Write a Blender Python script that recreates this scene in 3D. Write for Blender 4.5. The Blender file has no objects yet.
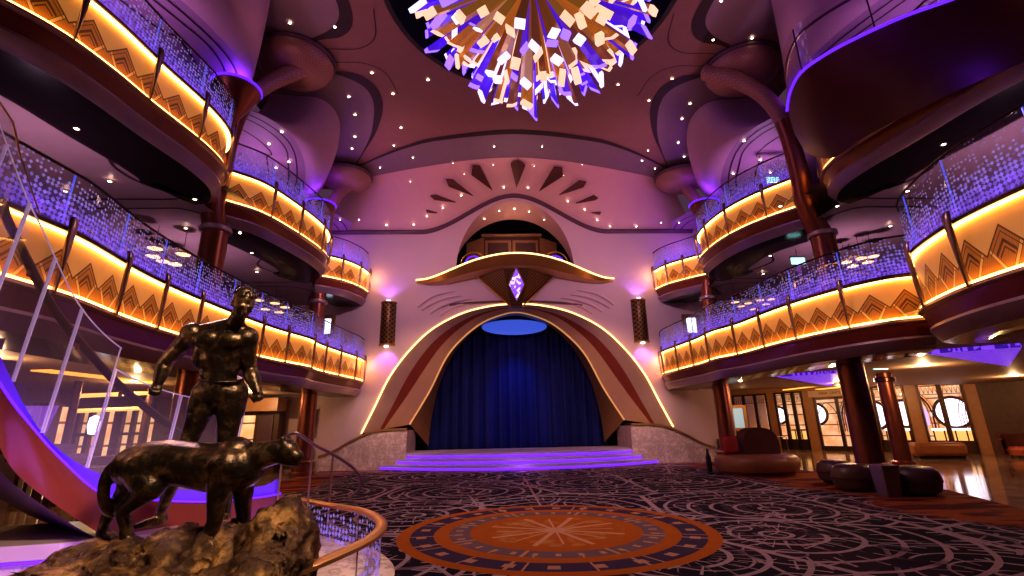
import bpy, bmesh, math, random
from mathutils import Vector, Matrix, noise
from mathutils.geometry import tessellate_polygon
PI = math.pi
random.seed(7)
COL = bpy.context.scene.collection
SC = bpy.context.scene

# ------------------------------------------------------------------ camera
FPX = 480.0
EYE = Vector((-1.0, 0.0, 1.6))
_p, _y, _r = math.radians(16), math.radians(2.5), math.radians(1.2)
FW = Vector((math.sin(_y)*math.cos(_p), math.cos(_y)*math.cos(_p), math.sin(_p)))
_rt = Vector((math.cos(_y), -math.sin(_y), 0)); _up = _rt.cross(FW)
RT = _rt*math.cos(_r) - _up*math.sin(_r)
UP = _rt*math.sin(_r) + _up*math.cos(_r)
cam = bpy.data.cameras.new('camera'); camo = bpy.data.objects.new('camera', cam); COL.objects.link(camo)
cam.sensor_width = 36; cam.lens = FPX*36/1024; cam.clip_start = .05; cam.clip_end = 300
camo.matrix_world = Matrix(((RT.x, UP.x, -FW.x, EYE.x), (RT.y, UP.y, -FW.y, EYE.y), (RT.z, UP.z, -FW.z, EYE.z), (0, 0, 0, 1)))
SC.camera = camo
# surveying the photograph: a ray through a measured point meets a known real plane
def ray(px, py): return (px-512)/FPX*RT - (py-288)/FPX*UP + FW
def at(px, py, d): return EYE + ray(px, py)*d
def onZ(px, py, z):
    r = ray(px, py); return EYE + r*((z-EYE.z)/r.z)
def onY(px, py, y):
    r = ray(px, py); return EYE + r*((y-EYE.y)/r.y)

# ------------------------------------------------------------------ node helpers
class S:
    """a node socket with arithmetic"""
    nt = None
    def __init__(s, k): s.k = k
    def __add__(a, b): return mth('ADD', a, b)
    def __radd__(a, b): return mth('ADD', b, a)
    def __sub__(a, b): return mth('SUBTRACT', a, b)
    def __rsub__(a, b): return mth('SUBTRACT', b, a)
    def __mul__(a, b): return mth('MULTIPLY', a, b)
    def __rmul__(a, b): return mth('MULTIPLY', b, a)
    def __truediv__(a, b): return mth('DIVIDE', a, b)
    def __lt__(a, b): return mth('LESS_THAN', a, b)
    def __gt__(a, b): return mth('GREATER_THAN', a, b)
def put(inp, v):
    if isinstance(v, S): S.nt.links.new(v.k, inp)
    else: inp.default_value = v
def mth(op, a, b=None, c=None):
    n = S.nt.nodes.new('ShaderNodeMath'); n.operation = op
    put(n.inputs[0], a)
    if b is not None: put(n.inputs[1], b)
    if c is not None: put(n.inputs[2], c)
    return S(n.outputs[0])
def fr(a): return mth('FRACT', a)
def ab(a): return mth('ABSOLUTE', a)
def mx(a, b): return mth('MAXIMUM', a, b)
def mn(a, b): return mth('MINIMUM', a, b)
def sm(a, lo, hi):
    n = S.nt.nodes.new('ShaderNodeMapRange'); n.interpolation_type = 'SMOOTHSTEP'
    put(n.inputs['Value'], a); put(n.inputs['From Min'], lo); put(n.inputs['From Max'], hi)
    return S(n.outputs[0])
def xyz(v):
    n = S.nt.nodes.new('ShaderNodeSeparateXYZ'); S.nt.links.new(v.k, n.inputs[0]); return [S(o) for o in n.outputs]
def comb(x, y, z):
    n = S.nt.nodes.new('ShaderNodeCombineXYZ')
    for i, v in zip(n.inputs, (x, y, z)): put(i, v)
    return S(n.outputs[0])
def coord(kind='Object'):
    n = S.nt.nodes.new('ShaderNodeTexCoord'); return S(n.outputs[kind])
def mixc(f, a, b):
    n = S.nt.nodes.new('ShaderNodeMix'); n.data_type = 'RGBA'
    put(n.inputs[0], f)
    for i, v in ((6, a), (7, b)):
        if isinstance(v, S): S.nt.links.new(v.k, n.inputs[i])
        else: n.inputs[i].default_value = (*v, 1) if len(v) == 3 else v
    return S(n.outputs[2])
def noi(vec, scale, detail=3, rough=.5):
    n = S.nt.nodes.new('ShaderNodeTexNoise'); n.inputs['Scale'].default_value = scale; n.inputs['Detail'].default_value = detail; n.inputs['Roughness'].default_value = rough
    if vec: S.nt.links.new(vec.k, n.inputs['Vector'])
    return S(n.outputs[0])
def voro(vec, scale, feat='F1', out='Distance', rnd=1.0, metric='EUCLIDEAN', dims='3D'):
    n = S.nt.nodes.new('ShaderNodeTexVoronoi'); n.voronoi_dimensions = dims; n.feature = feat
    if feat != 'DISTANCE_TO_EDGE': n.distance = metric
    n.inputs['Scale'].default_value = scale; n.inputs['Randomness'].default_value = rnd
    if vec: S.nt.links.new(vec.k, n.inputs['Vector'])
    return S(n.outputs[out])
def bump(h, st=.3, dist=.02):
    n = S.nt.nodes.new('ShaderNodeBump'); n.inputs['Strength'].default_value = st; n.inputs['Distance'].default_value = dist
    S.nt.links.new(h.k, n.inputs['Height']); return S(n.outputs[0])
def newmat(name):
    m = bpy.data.materials.new(name); m.use_nodes = True; S.nt = m.node_tree
    return m, m.node_tree.nodes['Principled BSDF']
def pm(name, c, rough=.5, metal=0, em=None, es=0, var=.15, vs=3, bs=0, bscale=40, coat=0, spec=None):
    """plain procedural material: colour broken by noise, optional emission and bump"""
    m, b = newmat(name); o = coord()
    n = noi(o, vs, 4)
    S.nt.links.new(mixc(n, tuple(x*(1-var) for x in c), tuple(min(1, x*(1+var)) for x in c)).k, b.inputs['Base Color'])
    b.inputs['Roughness'].default_value = rough; b.inputs['Metallic'].default_value = metal
    if em: b.inputs['Emission Color'].default_value = (*em, 1); b.inputs['Emission Strength'].default_value = es
    if coat: b.inputs['Coat Weight'].default_value = coat; b.inputs['Coat Roughness'].default_value = .1
    if spec is not None: b.inputs['Specular IOR Level'].default_value = spec
    if bs: S.nt.links.new(bump(noi(o, bscale, 5), bs).k, b.inputs['Normal'])
    return m
def em(name, c, st):
    m, b = newmat(name)
    o = coord(); n = noi(o, 2.0)
    b.inputs['Base Color'].default_value = (*c, 1)
    b.inputs['Emission Color'].default_value = (*c, 1)
    put(b.inputs['Emission Strength'], n*(st*.1) + st*.95)
    return m

# ------------------------------------------------------------------ materials
M = {}
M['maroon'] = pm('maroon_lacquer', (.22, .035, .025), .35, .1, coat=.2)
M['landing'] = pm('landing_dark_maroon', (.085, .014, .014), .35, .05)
M['silver'] = pm('mauve_metal', (.40, .28, .32), .38, .6)
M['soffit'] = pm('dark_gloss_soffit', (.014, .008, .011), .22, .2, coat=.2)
M['lip'] = pm('champagne_metal', (.62, .42, .28), .3, .8)
M['fin'] = pm('pewter_fin', (.3, .2, .2), .3, .85)
M['rail'] = pm('dark_bronze_rail', (.09, .045, .04), .3, .7)
M['brass'] = pm('brass', (.75, .42, .14), .28, .9)
M['gilt'] = pm('gilt_painted_glow', (.8, .5, .2), .3, .6, em=(1, .55, .2), es=.35)  # slight emission put in so the gilt line looks brightly lit
M['bronze'] = pm('column_bronze', (.24, .075, .045), .33, .65)
M['led_gold'] = em('warm_led', (1, .52, .12), 8)
M['led_gold_dim'] = em('warm_led_dim', (1, .6, .2), 3.0)
M['led_purple'] = em('violet_led', (.11, .015, 1), 1.9)
M['led_violet'] = em('stage_violet_led', (.13, .018, 1), 1.9)
M['led_white'] = em('downlight_glow', (1, .8, .55), 16)
M['main_ceil'] = pm('ceiling_rose_brown', (.27, .135, .115), .6, .05, var=.1)
M['petal'] = pm('ceiling_mauve_grey', (.24, .165, .2), .55, .05, var=.08)
M['cresc'] = pm('ceiling_dark_groove', (.03, .012, .017), .6)
M['lilac'] = pm('cove_lilac', (.56, .34, .45), .6, var=.06)
M['bay'] = pm('bay_ceiling_lilac', (.33, .19, .32), .5, var=.08)
M['tymp'] = pm('canopy_pink', (.66, .38, .37), .6, var=.05)
M['wall'] = pm('wall_pale_mauve', (.62, .44, .45), .65, var=.06, vs=1)
M['deckceil'] = pm('deck_ceiling_plum', (.30, .19, .21), .38, .1, var=.1)
M['lowceil'] = pm('lower_ceiling_gold', (.40, .27, .18), .6, .0, var=.15)
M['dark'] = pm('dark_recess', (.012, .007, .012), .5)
M['plum'] = pm('plum_wall', (.12, .06, .09), .5)
M['wedge'] = pm('ray_wedge_bronze', (.13, .05, .04), .4, .4)
M['tan'] = pm('arch_tan', (.62, .37, .22), .4, .3, var=.08)
M['grey'] = pm('arch_mushroom', (.46, .30, .24), .4, .25, var=.08)
M['rust'] = pm('arch_rust', (.26, .05, .025), .4, .25, var=.12)
M['deepgold'] = pm('arch_inner_gold', (.30, .15, .06), .45, .35, var=.1)
M['stage'] = pm('stage_floor', (.62, .50, .58), .4, var=.1)
M['dkwood'] = pm('dark_wood', (.09, .04, .022), .4, var=.35, vs=6)
M['wood'] = pm('warm_wood', (.40, .20, .09), .4, var=.2, vs=5)
M['cream'] = pm('cream_plaster', (.66, .48, .36), .6, var=.08)
M['glassmetal'] = pm('window_frame_brown', (.07, .035, .02), .35, .5)
M['teal'] = em('screen_teal', (.22, .36, .46), .7)
M['white'] = em('screen_white', (.75, .85, 1), 2.2)
M['leather'] = pm('brown_leather', (.10, .045, .03), .42, var=.25, bs=.15, bscale=25)
M['leather_o'] = pm('cognac_leather', (.30, .115, .05), .42, var=.2, bs=.15, bscale=25)
M['plush'] = pm('dark_maroon_velvet', (.09, .018, .014), .8, var=.3, bs=.2, bscale=30)
M['red'] = pm('red_velvet', (.4, .025, .02), .7, var=.2, bs=.2, bscale=30)
M['black'] = pm('black_plastic', (.012, .012, .014), .4)
M['steel'] = pm('brushed_steel', (.34, .26, .26), .35, .8)
M['beige'] = pm('beige_marble', (.55, .42, .34), .25, var=.15, vs=4)

def mk_marble(name, a, b_, rough, sc=.9, tile=0):
    m, b = newmat(name); o = coord()
    n = noi(o, sc, 6, .6)
    v = ab(noi(o, sc*1.6, 5, .6) - .5)
    c = mixc(sm(n, .3, .7), a, b_)
    c = mixc(sm(v, .0, .05), tuple(x*.55 for x in a), c)
    if tile:
        x, y, z = xyz(o)
        g = mx(ab(fr(x/tile) - .5) > .492, ab(fr(y/tile) - .5) > .492)
        c = mixc(g, c, tuple(x*.4 for x in a))
    S.nt.links.new(c.k, b.inputs['Base Color']); b.inputs['Roughness'].default_value = rough
    return m
M['floor'] = mk_marble('polished_marble_floor', (.30, .19, .13), (.46, .31, .22), .09, .5, 1.2)
M['stone'] = mk_marble('veined_rose_stone', (.80, .62, .58), (.52, .36, .35), .3, 3.0)
M['dais'] = mk_marble('pale_dais_marble', (.70, .56, .47), (.58, .44, .36), .22, 2)

def mk_gold():
    m, b = newmat('backlit_amber_panel'); uv = coord('UV'); s, t, _ = xyz(uv)
    w = .62
    u = ab(fr(s/w) - .5)*2.0
    zig = .72 - u*.42
    v = zig - t
    inside = v > 0.0
    line = ab(v) < .022
    c1 = mn((ab(v - .25) < .035), u < .5)
    c2 = mx(mn((ab(v - .36) < .02), u < .36), mn(ab(v - .10) < .012, u < .8))
    cr = mn((ab(t - (u*.62 - .12)) < .05), inside)
    cr2 = mn(mx(ab(t - (u*.62 - .06)) < .010, ab(t - (u*.62 - .18)) < .010), inside)
    hat = mn((fr(s*26.0 + t*9.0) < .35), inside)*.35
    dark = mx(mx(line, c1), mx(c2, cr2))
    base = mixc(inside, (.90, .46, .13), (.56, .19, .018))
    base = mixc(hat, base, (.30, .10, .015))
    base = mixc(cr, base, (.95, .50, .13))
    base = mixc(dark, base, (.06, .018, .004))
    n = noi(coord(), 6.0)
    base = mixc(n*.3, base, (.5, .2, .04))
    S.nt.links.new(base.k, b.inputs['Base Color']); S.nt.links.new(base.k, b.inputs['Emission Color'])
    b.inputs['Emission Strength'].default_value = .20; b.inputs['Roughness'].default_value = .45
    return m
M['gold'] = mk_gold()

def mk_frit(name, cell, col, st, fade):
    """clear balustrade glass with an edge-lit frit of small flakes that thins out towards the top"""
    m, b = newmat(name); nt = m.node_tree; uv = coord('UV'); s, t, _ = xyz(uv)
    vec = comb(s, t, 0.0)
    d = voro(vec, cell, rnd=.4, metric='MANHATTAN', dims='2D')
    rnd = xyz(voro(vec, cell, out='Color', rnd=.4, metric='MANHATTAN', dims='2D'))[0]
    thr = .64 - t*fade
    mask = mn(d < thr, rnd > (t*.95 - .28))
    tr = nt.nodes.new('ShaderNodeBsdfTransparent'); tr.inputs[0].default_value = (.90, .88, .95, 1)
    gl = nt.nodes.new('ShaderNodeBsdfGlossy'); gl.inputs['Roughness'].default_value = .03; gl.inputs[0].default_value = (1, 1, 1, 1)
    mg = nt.nodes.new('ShaderNodeMixShader'); mg.inputs[0].default_value = .05
    nt.links.new(tr.outputs[0], mg.inputs[1]); nt.links.new(gl.outputs[0], mg.inputs[2])
    b.inputs['Base Color'].default_value = (.16, .11, .34, 1); b.inputs['Roughness'].default_value = .5
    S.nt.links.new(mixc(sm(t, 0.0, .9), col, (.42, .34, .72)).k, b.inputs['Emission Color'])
    put(b.inputs['Emission Strength'], (1.0 - t*.75)*st*(rnd*.6 + .5))  # LED edge light painted as emission that fades with height
    ms = nt.nodes.new('ShaderNodeMixShader'); put(ms.inputs[0], mx(mask*.75, sm(t, .75, -.1)*.22))  # second mask paints a violet glow near the base
    nt.links.new(mg.outputs[0], ms.inputs[1]); nt.links.new(b.outputs[0], ms.inputs[2])
    nt.links.new(ms.outputs[0], nt.nodes['Material Output'].inputs[0])
    return m
M['frit'] = mk_frit('frit_glass', 14, (.26, .11, 1), 1.15, .40)
M['frit_far'] = mk_frit('frit_glass_fine', 15, (.24, .10, .95), 1.0, .40)

def mk_glass(name, tint, gloss=.08, haze=0):
    m, b = newmat(name); nt = m.node_tree; nt.nodes.remove(b)
    n = noi(coord(), 1.5)
    tr = nt.nodes.new('ShaderNodeBsdfTransparent'); tr.inputs[0].default_value = (*tint, 1)
    gl = nt.nodes.new('ShaderNodeBsdfGlossy'); gl.inputs['Roughness'].default_value = .02; gl.inputs[0].default_value = (1, 1, 1, 1)
    mg = nt.nodes.new('ShaderNodeMixShader'); put(mg.inputs[0], n*.02 + gloss)
    nt.links.new(tr.outputs[0], mg.inputs[1]); nt.links.new(gl.outputs[0], mg.inputs[2]); nt.links.new(mg.outputs[0], nt.nodes['Material Output'].inputs[0])
    if haze:  # lilac diffuse mixed in paints the milky reflected haze
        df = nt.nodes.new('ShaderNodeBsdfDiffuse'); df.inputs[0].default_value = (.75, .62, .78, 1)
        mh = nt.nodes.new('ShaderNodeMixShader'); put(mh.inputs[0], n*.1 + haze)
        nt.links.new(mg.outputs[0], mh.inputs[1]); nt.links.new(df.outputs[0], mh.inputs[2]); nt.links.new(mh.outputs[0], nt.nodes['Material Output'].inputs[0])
    return m
M['glassedge'] = pm('glass_edge_painted_glint', (.75, .62, .80), .15, .2, em=(.6, .45, .8), es=.25)  # faint emission paints the bright glint along the glass edges
M['glass'] = mk_glass('clear_glass', (.93, .90, .96), .07)
M['glass_hazy'] = mk_glass('glass_painted_haze', (.95, .93, .97), .10, .12)

def mk_carpet():
    m, b = newmat('patterned_carpet'); o = coord(); x, y, z = xyz(o)
    nz = noi(o, .5, 3); nz2 = noi(o, 14.0, 2)
    wob = (noi(o, 1.3, 2) - .5)*.25
    # scrollwork: overlapping circles round scattered centres
    def scroll(scale, off, period, th, rad_n):
        v = comb(x*scale + off, y*scale*1.0 + off*.7, 0.0)
        d = voro(v, 1.0, rnd=.65, dims='2D')/scale + wob*.25
        px_, py_, _ = xyz(voro(v, 1.0, out='Position', rnd=.65, dims='2D'))
        vx, vy, _ = xyz(v)
        ang = mth('ARCTAN2', vy - py_, vx - px_)
        k = d/period
        ring = ab(fr(k) - .5) < th
        idx = mth('FLOOR', k)
        odd = fr(idx*.5) > .25
        rad = mn(ab(fr(ang*(rad_n/6.2832) + idx*.37) - .5) < .05, odd)
        edge = voro(v, 1.0, feat='DISTANCE_TO_EDGE', rnd=.65, dims='2D') < .016
        return mx(mx(ring, rad), edge)
    l1 = scroll(.30, 3.1, .42, .085, 26.0)
    l2 = scroll(.55, 8.7, .36, .05, 12.0)
    brk = sm(noi(o, .9, 2), .40, .55)
    lines = mx(l1*sm(noi(o, 1.1, 2), .28, .45), l2*brk)
    fibre = noi(o, 60.0, 2)
    navy = mixc(sm(nz, .42, .62), (.006, .005, .020), (.024, .008, .028))
    c = mixc(lines*(.55 + .5*nz2), navy, (.50, .36, .42))
    # orange and rust drifts along the sides
    ed = sm(ab(x)*1.0 + (nz - .5)*3.0 + (y - 10.0)*.03, 6.1, 7.0)
    org = mixc(sm(noi(comb(x*.8, y*2.0, 0.0), 1.0, 3), .45, .55), (.40, .095, .012), (.13, .012, .012))
    c = mixc(ed*.95, c, org)
    back = mn(sm(y + (nz - .5)*1.5, 17.6, 18.6), ab(x) < 8.0)
    c = mixc(mn(back, sm(noi(comb(x*.6, y*2.5, 0.0), 1.0, 2), .5, .56)), c, (.36, .20, .19))
    # compass medallion
    cx, cy = -.04, 8.25
    dx = x - cx; dy = y - cy
    r = mth('SQRT', dx*dx + dy*dy); an = mth('ARCTAN2', dy, dx)
    R = 2.43; q = r/R
    def rays(n, w, ph=0.0): # constant-width rays
        a = fr(an*(n/6.2832) + ph) - .5
        return ab(a)*q*(6.2832/n) < w
    orange = mixc(noi(o, 4.0), (.40, .105, .008), (.48, .14, .015))
    navy2 = mixc(noi(o, 3.0), (.045, .03, .085), (.075, .045, .10))
    grey = mixc(noi(o, 3.0), (.16, .10, .13), (.22, .14, .16))
    disc = mixc(sm(noi(comb(x*3.0, y*3.0, 0.0), 1.0, 3), .5, .62)*mn(q > .1, q < .44), orange, (.50, .22, .06))
    st = mx(mn(rays(8, .016), q < .44), mn(rays(16, .007, .5), q < .38))
    st = mx(st, (1.0 - sm(q, .02, .10))*.8)
    disc = mixc(st, disc, (.62, .33, .20))
    ticks = mx(rays(8, .010), mn(rays(16, .006, .25), q > .6))
    dots = mn(ab(fr(an*(24/6.2832)) - .5) < .14, ab(q - .85) < .03)
    grey = mixc(mx(ticks, mn(ab(fr(an*(32/6.2832)) - .5) < .12, ab(q - .62) < .025)), grey, (.55, .30, .16))
    navy2 = mixc(mx(ticks, dots), navy2, (.50, .27, .18))
    md = mixc(q > .55, disc, grey); md = mixc(q > .68, md, orange); md = mixc(q > .775, md, navy2); md = mixc(q > .92, md, orange)
    axis = mn(ab(x - cx) < .025, q > 1.0)
    c = mixc(mn(axis, y < 16.5), c, (.42, .25, .26))
    c = mixc(q < 1.0, c, md)
    c = mixc(fibre*.35, c, (.01, .005, .01))
    S.nt.links.new(c.k, b.inputs['Base Color']); b.inputs['Roughness'].default_value = .95; b.inputs['Specular IOR Level'].default_value = .1
    S.nt.links.new(bump(fibre, .3, .01).k, b.inputs['Normal'])
    return m
M['carpet'] = mk_carpet()

def mk_bronze():
    m, b = newmat('dark_statue_bronze'); o = coord()
    n = noi(o, 9, 6, .65); n2 = noi(o, 40, 4)
    c = mixc(sm(n, .45, .75), (.05, .032, .022), (.30, .18, .09))
    S.nt.links.new(c.k, b.inputs['Base Color']); b.inputs['Metallic'].default_value = .85
    put(b.inputs['Roughness'], n2*.25 + .24)
    S.nt.links.new(bump(n2 + n, .35, .012).k, b.inputs['Normal'])
    return m
M['statue'] = mk_bronze()
def mk_rock():
    m, b = newmat('rough_bronze_rock'); o = coord()
    n = noi(o, 5, 8, .7); v = voro(o, 7.0)
    c = mixc(sm(n, .45, .7), (.07, .035, .018), (.50, .27, .09))
    S.nt.links.new(c.k, b.inputs['Base Color']); b.inputs['Metallic'].default_value = .75
    put(b.inputs['Roughness'], n*.4 + .2)
    S.nt.links.new(bump(n + v*.6, .9, .05).k, b.inputs['Normal'])
    return m
M['rock'] = mk_rock()
def mk_curtain():
    m, b = newmat('navy_velvet'); o = coord()
    n = noi(o, 3.0)
    S.nt.links.new(mixc(n, (.002, .006, .11), (.003, .012, .17)).k, b.inputs['Base Color'])
    b.inputs['Roughness'].default_value = .8; b.inputs['Sheen Weight'].default_value = .15; b.inputs['Sheen Tint'].default_value = (.1, .2, 1, 1)
    return m
M['curtain'] = mk_curtain()
def mk_shell():
    m, b = newmat('shell_capital_weave'); o = coord(); x, y, z = xyz(o)
    a = mth('ARCTAN2', y, x)
    h = mx(fr(a*9.0 + z*9.0) < .3, fr(a*9.0 - z*9.0) < .3)*(noi(o, 2.0)*.8)
    c = mixc(h, (.42, .22, .18), (.20, .08, .07))
    S.nt.links.new(c.k, b.inputs['Base Color']); b.inputs['Roughness'].default_value = .45; b.inputs['Metallic'].default_value = .3
    S.nt.links.new(bump(h, .3, .02).k, b.inputs['Normal'])
    return m
M['shell'] = mk_shell()
def mk_sconce(name='sconce_lattice', sc=5.0):
    m, b = newmat(name); o = coord(); x, y, z = xyz(o)
    h = mx(fr((x + z)*sc) < .3, fr((x - z)*sc) < .3)
    c = mixc(h, (.05, .022, .012), (.20, .10, .03))
    S.nt.links.new(c.k, b.inputs['Base Color']); b.inputs['Roughness'].default_value = .4; b.inputs['Metallic'].default_value = .6
    return m
M['sconce'] = mk_sconce()
M['pod'] = mk_sconce('bracket_lattice', 7.0)
def mk_emblem():
    m, b = newmat('lit_diamond_glass'); o = coord()
    v = sm(noi(o, 6.5, 3), .50, .60)
    c = mixc(v, (.25, .08, .85), (.90, .80, 1))
    S.nt.links.new(c.k, b.inputs['Base Color']); S.nt.links.new(c.k, b.inputs['Emission Color']); b.inputs['Emission Strength'].default_value = .95
    return m
M['emblem'] = mk_emblem()
def mk_hatch():
    m, b = newmat('violet_ridged_panel'); o = coord(); x, y, z = xyz(o)
    cell = xyz(voro(o, 2.2, out='Color', dims='3D'))[0]
    h = fr((x*(cell - .5) + y*(1.0 - cell))*14.0) < .5
    c = mixc(h, (.05, .01, .32), (.26, .07, .95))
    S.nt.links.new(c.k, b.inputs['Base Color']); S.nt.links.new(c.k, b.inputs['Emission Color']); b.inputs['Emission Strength'].default_value = .9
    return m
M['hatch'] = mk_hatch()
def mk_glow_wall():
    m, b = newmat('shop_glowing_wall'); o = coord(); x, y, z = xyz(o)
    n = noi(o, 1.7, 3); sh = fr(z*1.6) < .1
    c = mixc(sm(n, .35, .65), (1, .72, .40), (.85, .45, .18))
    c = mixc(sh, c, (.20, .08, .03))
    S.nt.links.new(c.k, b.inputs['Base Color']); S.nt.links.new(c.k, b.inputs['Emission Color']); b.inputs['Emission Strength'].default_value = .75  # surface glows by itself in place of interior lighting
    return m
M['shopwall'] = mk_glow_wall()
M['glow_white'] = em('mirror_glow', (.95, .92, 1), 2.6)
M['glow_amber'] = em('counter_amber', (1, .55, .14), 1.3)
M['orange_cove'] = em('orange_cove', (1, .42, .06), 1.5)
M['pend'] = em('pendant_glow', (1, .55, .20), 2.0)
M['exit'] = em('lit_sign_face', (.35, .95, .85), 1.5)
M['bluepost'] = pm('violet_lit_post', (.2, .2, .5), .2, .5, em=(.1, .15, 1), es=.7)
M['blueglow'] = em('header_blue', (.06, .12, .70), .75)
M['tip_w'] = em('bar_tip_white', (.80, .68, 1), 1.25)
M['tip_g'] = em('bar_tip_warm', (1, .60, .40), .95)
M['tip_p'] = em('bar_tip_violet', (.20, .10, 1), 2.2)
M['bar_gold'] = pm('bar_gold', (.55, .24, .06), .25, .85, em=(.8, .3, .06), es=.22)
M['bar_brown'] = pm('bar_bronze', (.30, .12, .05), .3, .8, em=(.6, .18, .08), es=.14)
M['bar_violet'] = pm('bar_violet', (.10, .03, .6), .2, .2, em=(.10, .015, .85), es=.5)
M['bar_pale'] = pm('bar_pale', (.75, .5, .5), .25, .3, em=(.9, .5, .3), es=.22)

# ------------------------------------------------------------------ mesh helpers
class MB:
    def __init__(s): s.v = []; s.f = []; s.uv = []; s.mi = []
    def add(s, verts, faces, uvs=None, mi=0):
        k = len(s.v); s.v += [tuple(v) for v in verts]
        for i, f in enumerate(faces):
            s.f.append([k+j for j in f]); s.mi.append(mi)
            s.uv.append([uvs[j] for j in f] if uvs else [(0, 0)]*len(f))
        return s
    def grid(s, rows, uvs=None, mi=0, closed=False):
        """rows: list of equal-length point lists"""
        n = len(rows[0]); verts = [p for r in rows for p in r]; u = [q for r in uvs for q in r] if uvs else None
        faces = []
        for i in range(len(rows)-1):
            for j in range(n if closed else n-1):
                k = (j+1) % n
                faces.append([i*n+j, i*n+k, (i+1)*n+k, (i+1)*n+j])
        return s.add(verts, faces, u, mi)
    def box(s, c, size, mi=0, rot=0):
        cx, cy, cz = c; a, b, d = (x/2 for x in size); co, si = math.cos(rot), math.sin(rot)
        vs = []
        for z in (-d, d):
            for x, y in ((-a, -b), (a, -b), (a, b), (-a, b)):
                vs.append((cx+x*co-y*si, cy+x*si+y*co, cz+z))
        return s.add(vs, [[3, 2, 1, 0], [4, 5, 6, 7], [0, 1, 5, 4], [1, 2, 6, 5], [2, 3, 7, 6], [3, 0, 4, 7]], None, mi)
    def tube(s, pts, r, n=8, mi=0, cap=True):
        pts = [Vector(p) for p in pts]; rr = r if isinstance(r, (list, tuple)) else [r]*len(pts)
        rows = []; up = Vector((0, 0, 1)); prev = None
        for i, p in enumerate(pts):
            t = (pts[min(i+1, len(pts)-1)] - pts[max(i-1, 0)]).normalized()
            if prev is None:
                a = t.cross(up)
                if a.length < .05: a = t.cross(Vector((1, 0, 0)))
            else: a = prev - t*prev.dot(t)
            a.normalize(); prev = a; b = t.cross(a)
            rows.append([p + (a*math.cos(q) + b*math.sin(q))*rr[i] for q in (2*PI*k/n for k in range(n))])
        s.grid(rows, None, mi, True)
        if cap:
            k = len(s.v) - n*len(rows)
            s.f.append([k+j for j in range(n)]); s.mi.append(mi); s.uv.append([(0, 0)]*n)
            e = k + n*(len(rows)-1)
            s.f.append([e+j for j in reversed(range(n))]); s.mi.append(mi); s.uv.append([(0, 0)]*n)
        return s
    def lathe(s, prof, c=(0, 0, 0), n=24, mi=0, a0=0, a1=2*PI, sx=1, sy=1):
        full = abs(a1-a0-2*PI) < 1e-6; m = n if full else n+1
        rows = []
        for r, z in prof:
            rows.append([(c[0]+r*sx*math.cos(a0+(a1-a0)*k/n), c[1]+r*sy*math.sin(a0+(a1-a0)*k/n), c[2]+z) for k in range(m)])
        return s.grid(rows, None, mi, full)
    def poly(s, loops, z=0, mi=0, fn=None):
        """flat polygon with holes; fn maps (x, y) to a 3-D point"""
        L3 = [[Vector((p[0], p[1], 0)) for p in l] for l in loops]
        flat = [p for l in L3 for p in l]
        tr = tessellate_polygon(L3)
        fn = fn or (lambda x, y: (x, y, z))
        return s.add([fn(p.x, p.y) for p in flat], [list(t) for t in tr], [(p.x, p.y) for p in flat], mi)
    def prism(s, pts, fn0, fn1, mi=0):
        """outline extruded between two mappings of (a, b)"""
        n = len(pts); L3 = [[Vector((p[0], p[1], 0)) for p in pts]]; tr = tessellate_polygon(L3)
        vs = [fn0(*p) for p in pts] + [fn1(*p) for p in pts]
        fs = [list(t) for t in tr] + [[n+i for i in reversed(t)] for t in tr] + [[i, (i+1) % n, n+(i+1) % n, n+i] for i in range(n)]
        return s.add(vs, fs, None, mi)
    def build(s, name, mats, parent=None, smooth=True, bevel=0, angle=40):
        me = bpy.data.meshes.new(name); me.from_pydata(s.v, [], s.f)
        ul = me.uv_layers.new(name='UVMap'); k = 0
        for p, u in zip(me.polygons, s.uv):
            for q in u: ul.data[k].uv = q; k += 1
        for m in (mats if isinstance(mats, (list, tuple)) else [mats]): me.materials.append(m)
        me.polygons.foreach_set('material_index', s.mi)
        bm = bmesh.new(); bm.from_mesh(me); bmesh.ops.recalc_face_normals(bm, faces=bm.faces); bm.to_mesh(me); bm.free()
        if smooth:
            me.polygons.foreach_set('use_smooth', [True]*len(me.polygons))
            try: me.set_sharp_from_angle(angle=math.radians(angle))
            except Exception: pass
        me.update()
        o = bpy.data.objects.new(name, me); COL.objects.link(o)
        if parent: o.parent = parent
        if bevel:
            bv = o.modifiers.new('bevel', 'BEVEL'); bv.width = bevel; bv.segments = 2; bv.limit_method = 'ANGLE'
        return o
def root(name, label, cat, group=None, loc=(0, 0, 0)):
    o = bpy.data.objects.new(name, None); COL.objects.link(o); o.location = loc; o.empty_display_size = .1
    return tag(o, label, cat, group)
def tag(o, label, cat, group=None, kind=None):
    o['label'] = label; o['category'] = cat
    if group: o['group'] = group
    if kind: o['kind'] = kind
    return o
def struct(o): o['kind'] = 'structure'; return o
def spline(pts, step=.15):
    """Catmull-Rom through points of any dimension, resampled evenly"""
    P = [Vector(p) for p in pts]; P = [P[0]*2-P[1]] + P + [P[-1]*2-P[-2]]
    out = []
    for i in range(1, len(P)-2):
        a, b, c, d = P[i-1:i+3]
        for k in range(16):
            t = k/16
            out.append(.5*((2*b) + (c-a)*t + (2*a-5*b+4*c-d)*t*t + (3*b-a-3*c+d)*t**3))
    out.append(P[-2])
    L = [0]
    for a, b in zip(out, out[1:]): L.append(L[-1] + (b-a).length)
    n = max(2, int(round(L[-1]/step))) if step > 0 else int(-step)
    res = []; j = 0
    for k in range(n+1):
        s = L[-1]*k/n
        while j < len(L)-2 and L[j+1] < s: j += 1
        f = (s-L[j])/max(1e-9, L[j+1]-L[j]); res.append(out[j].lerp(out[j+1], min(1, f)))
    return res
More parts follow.
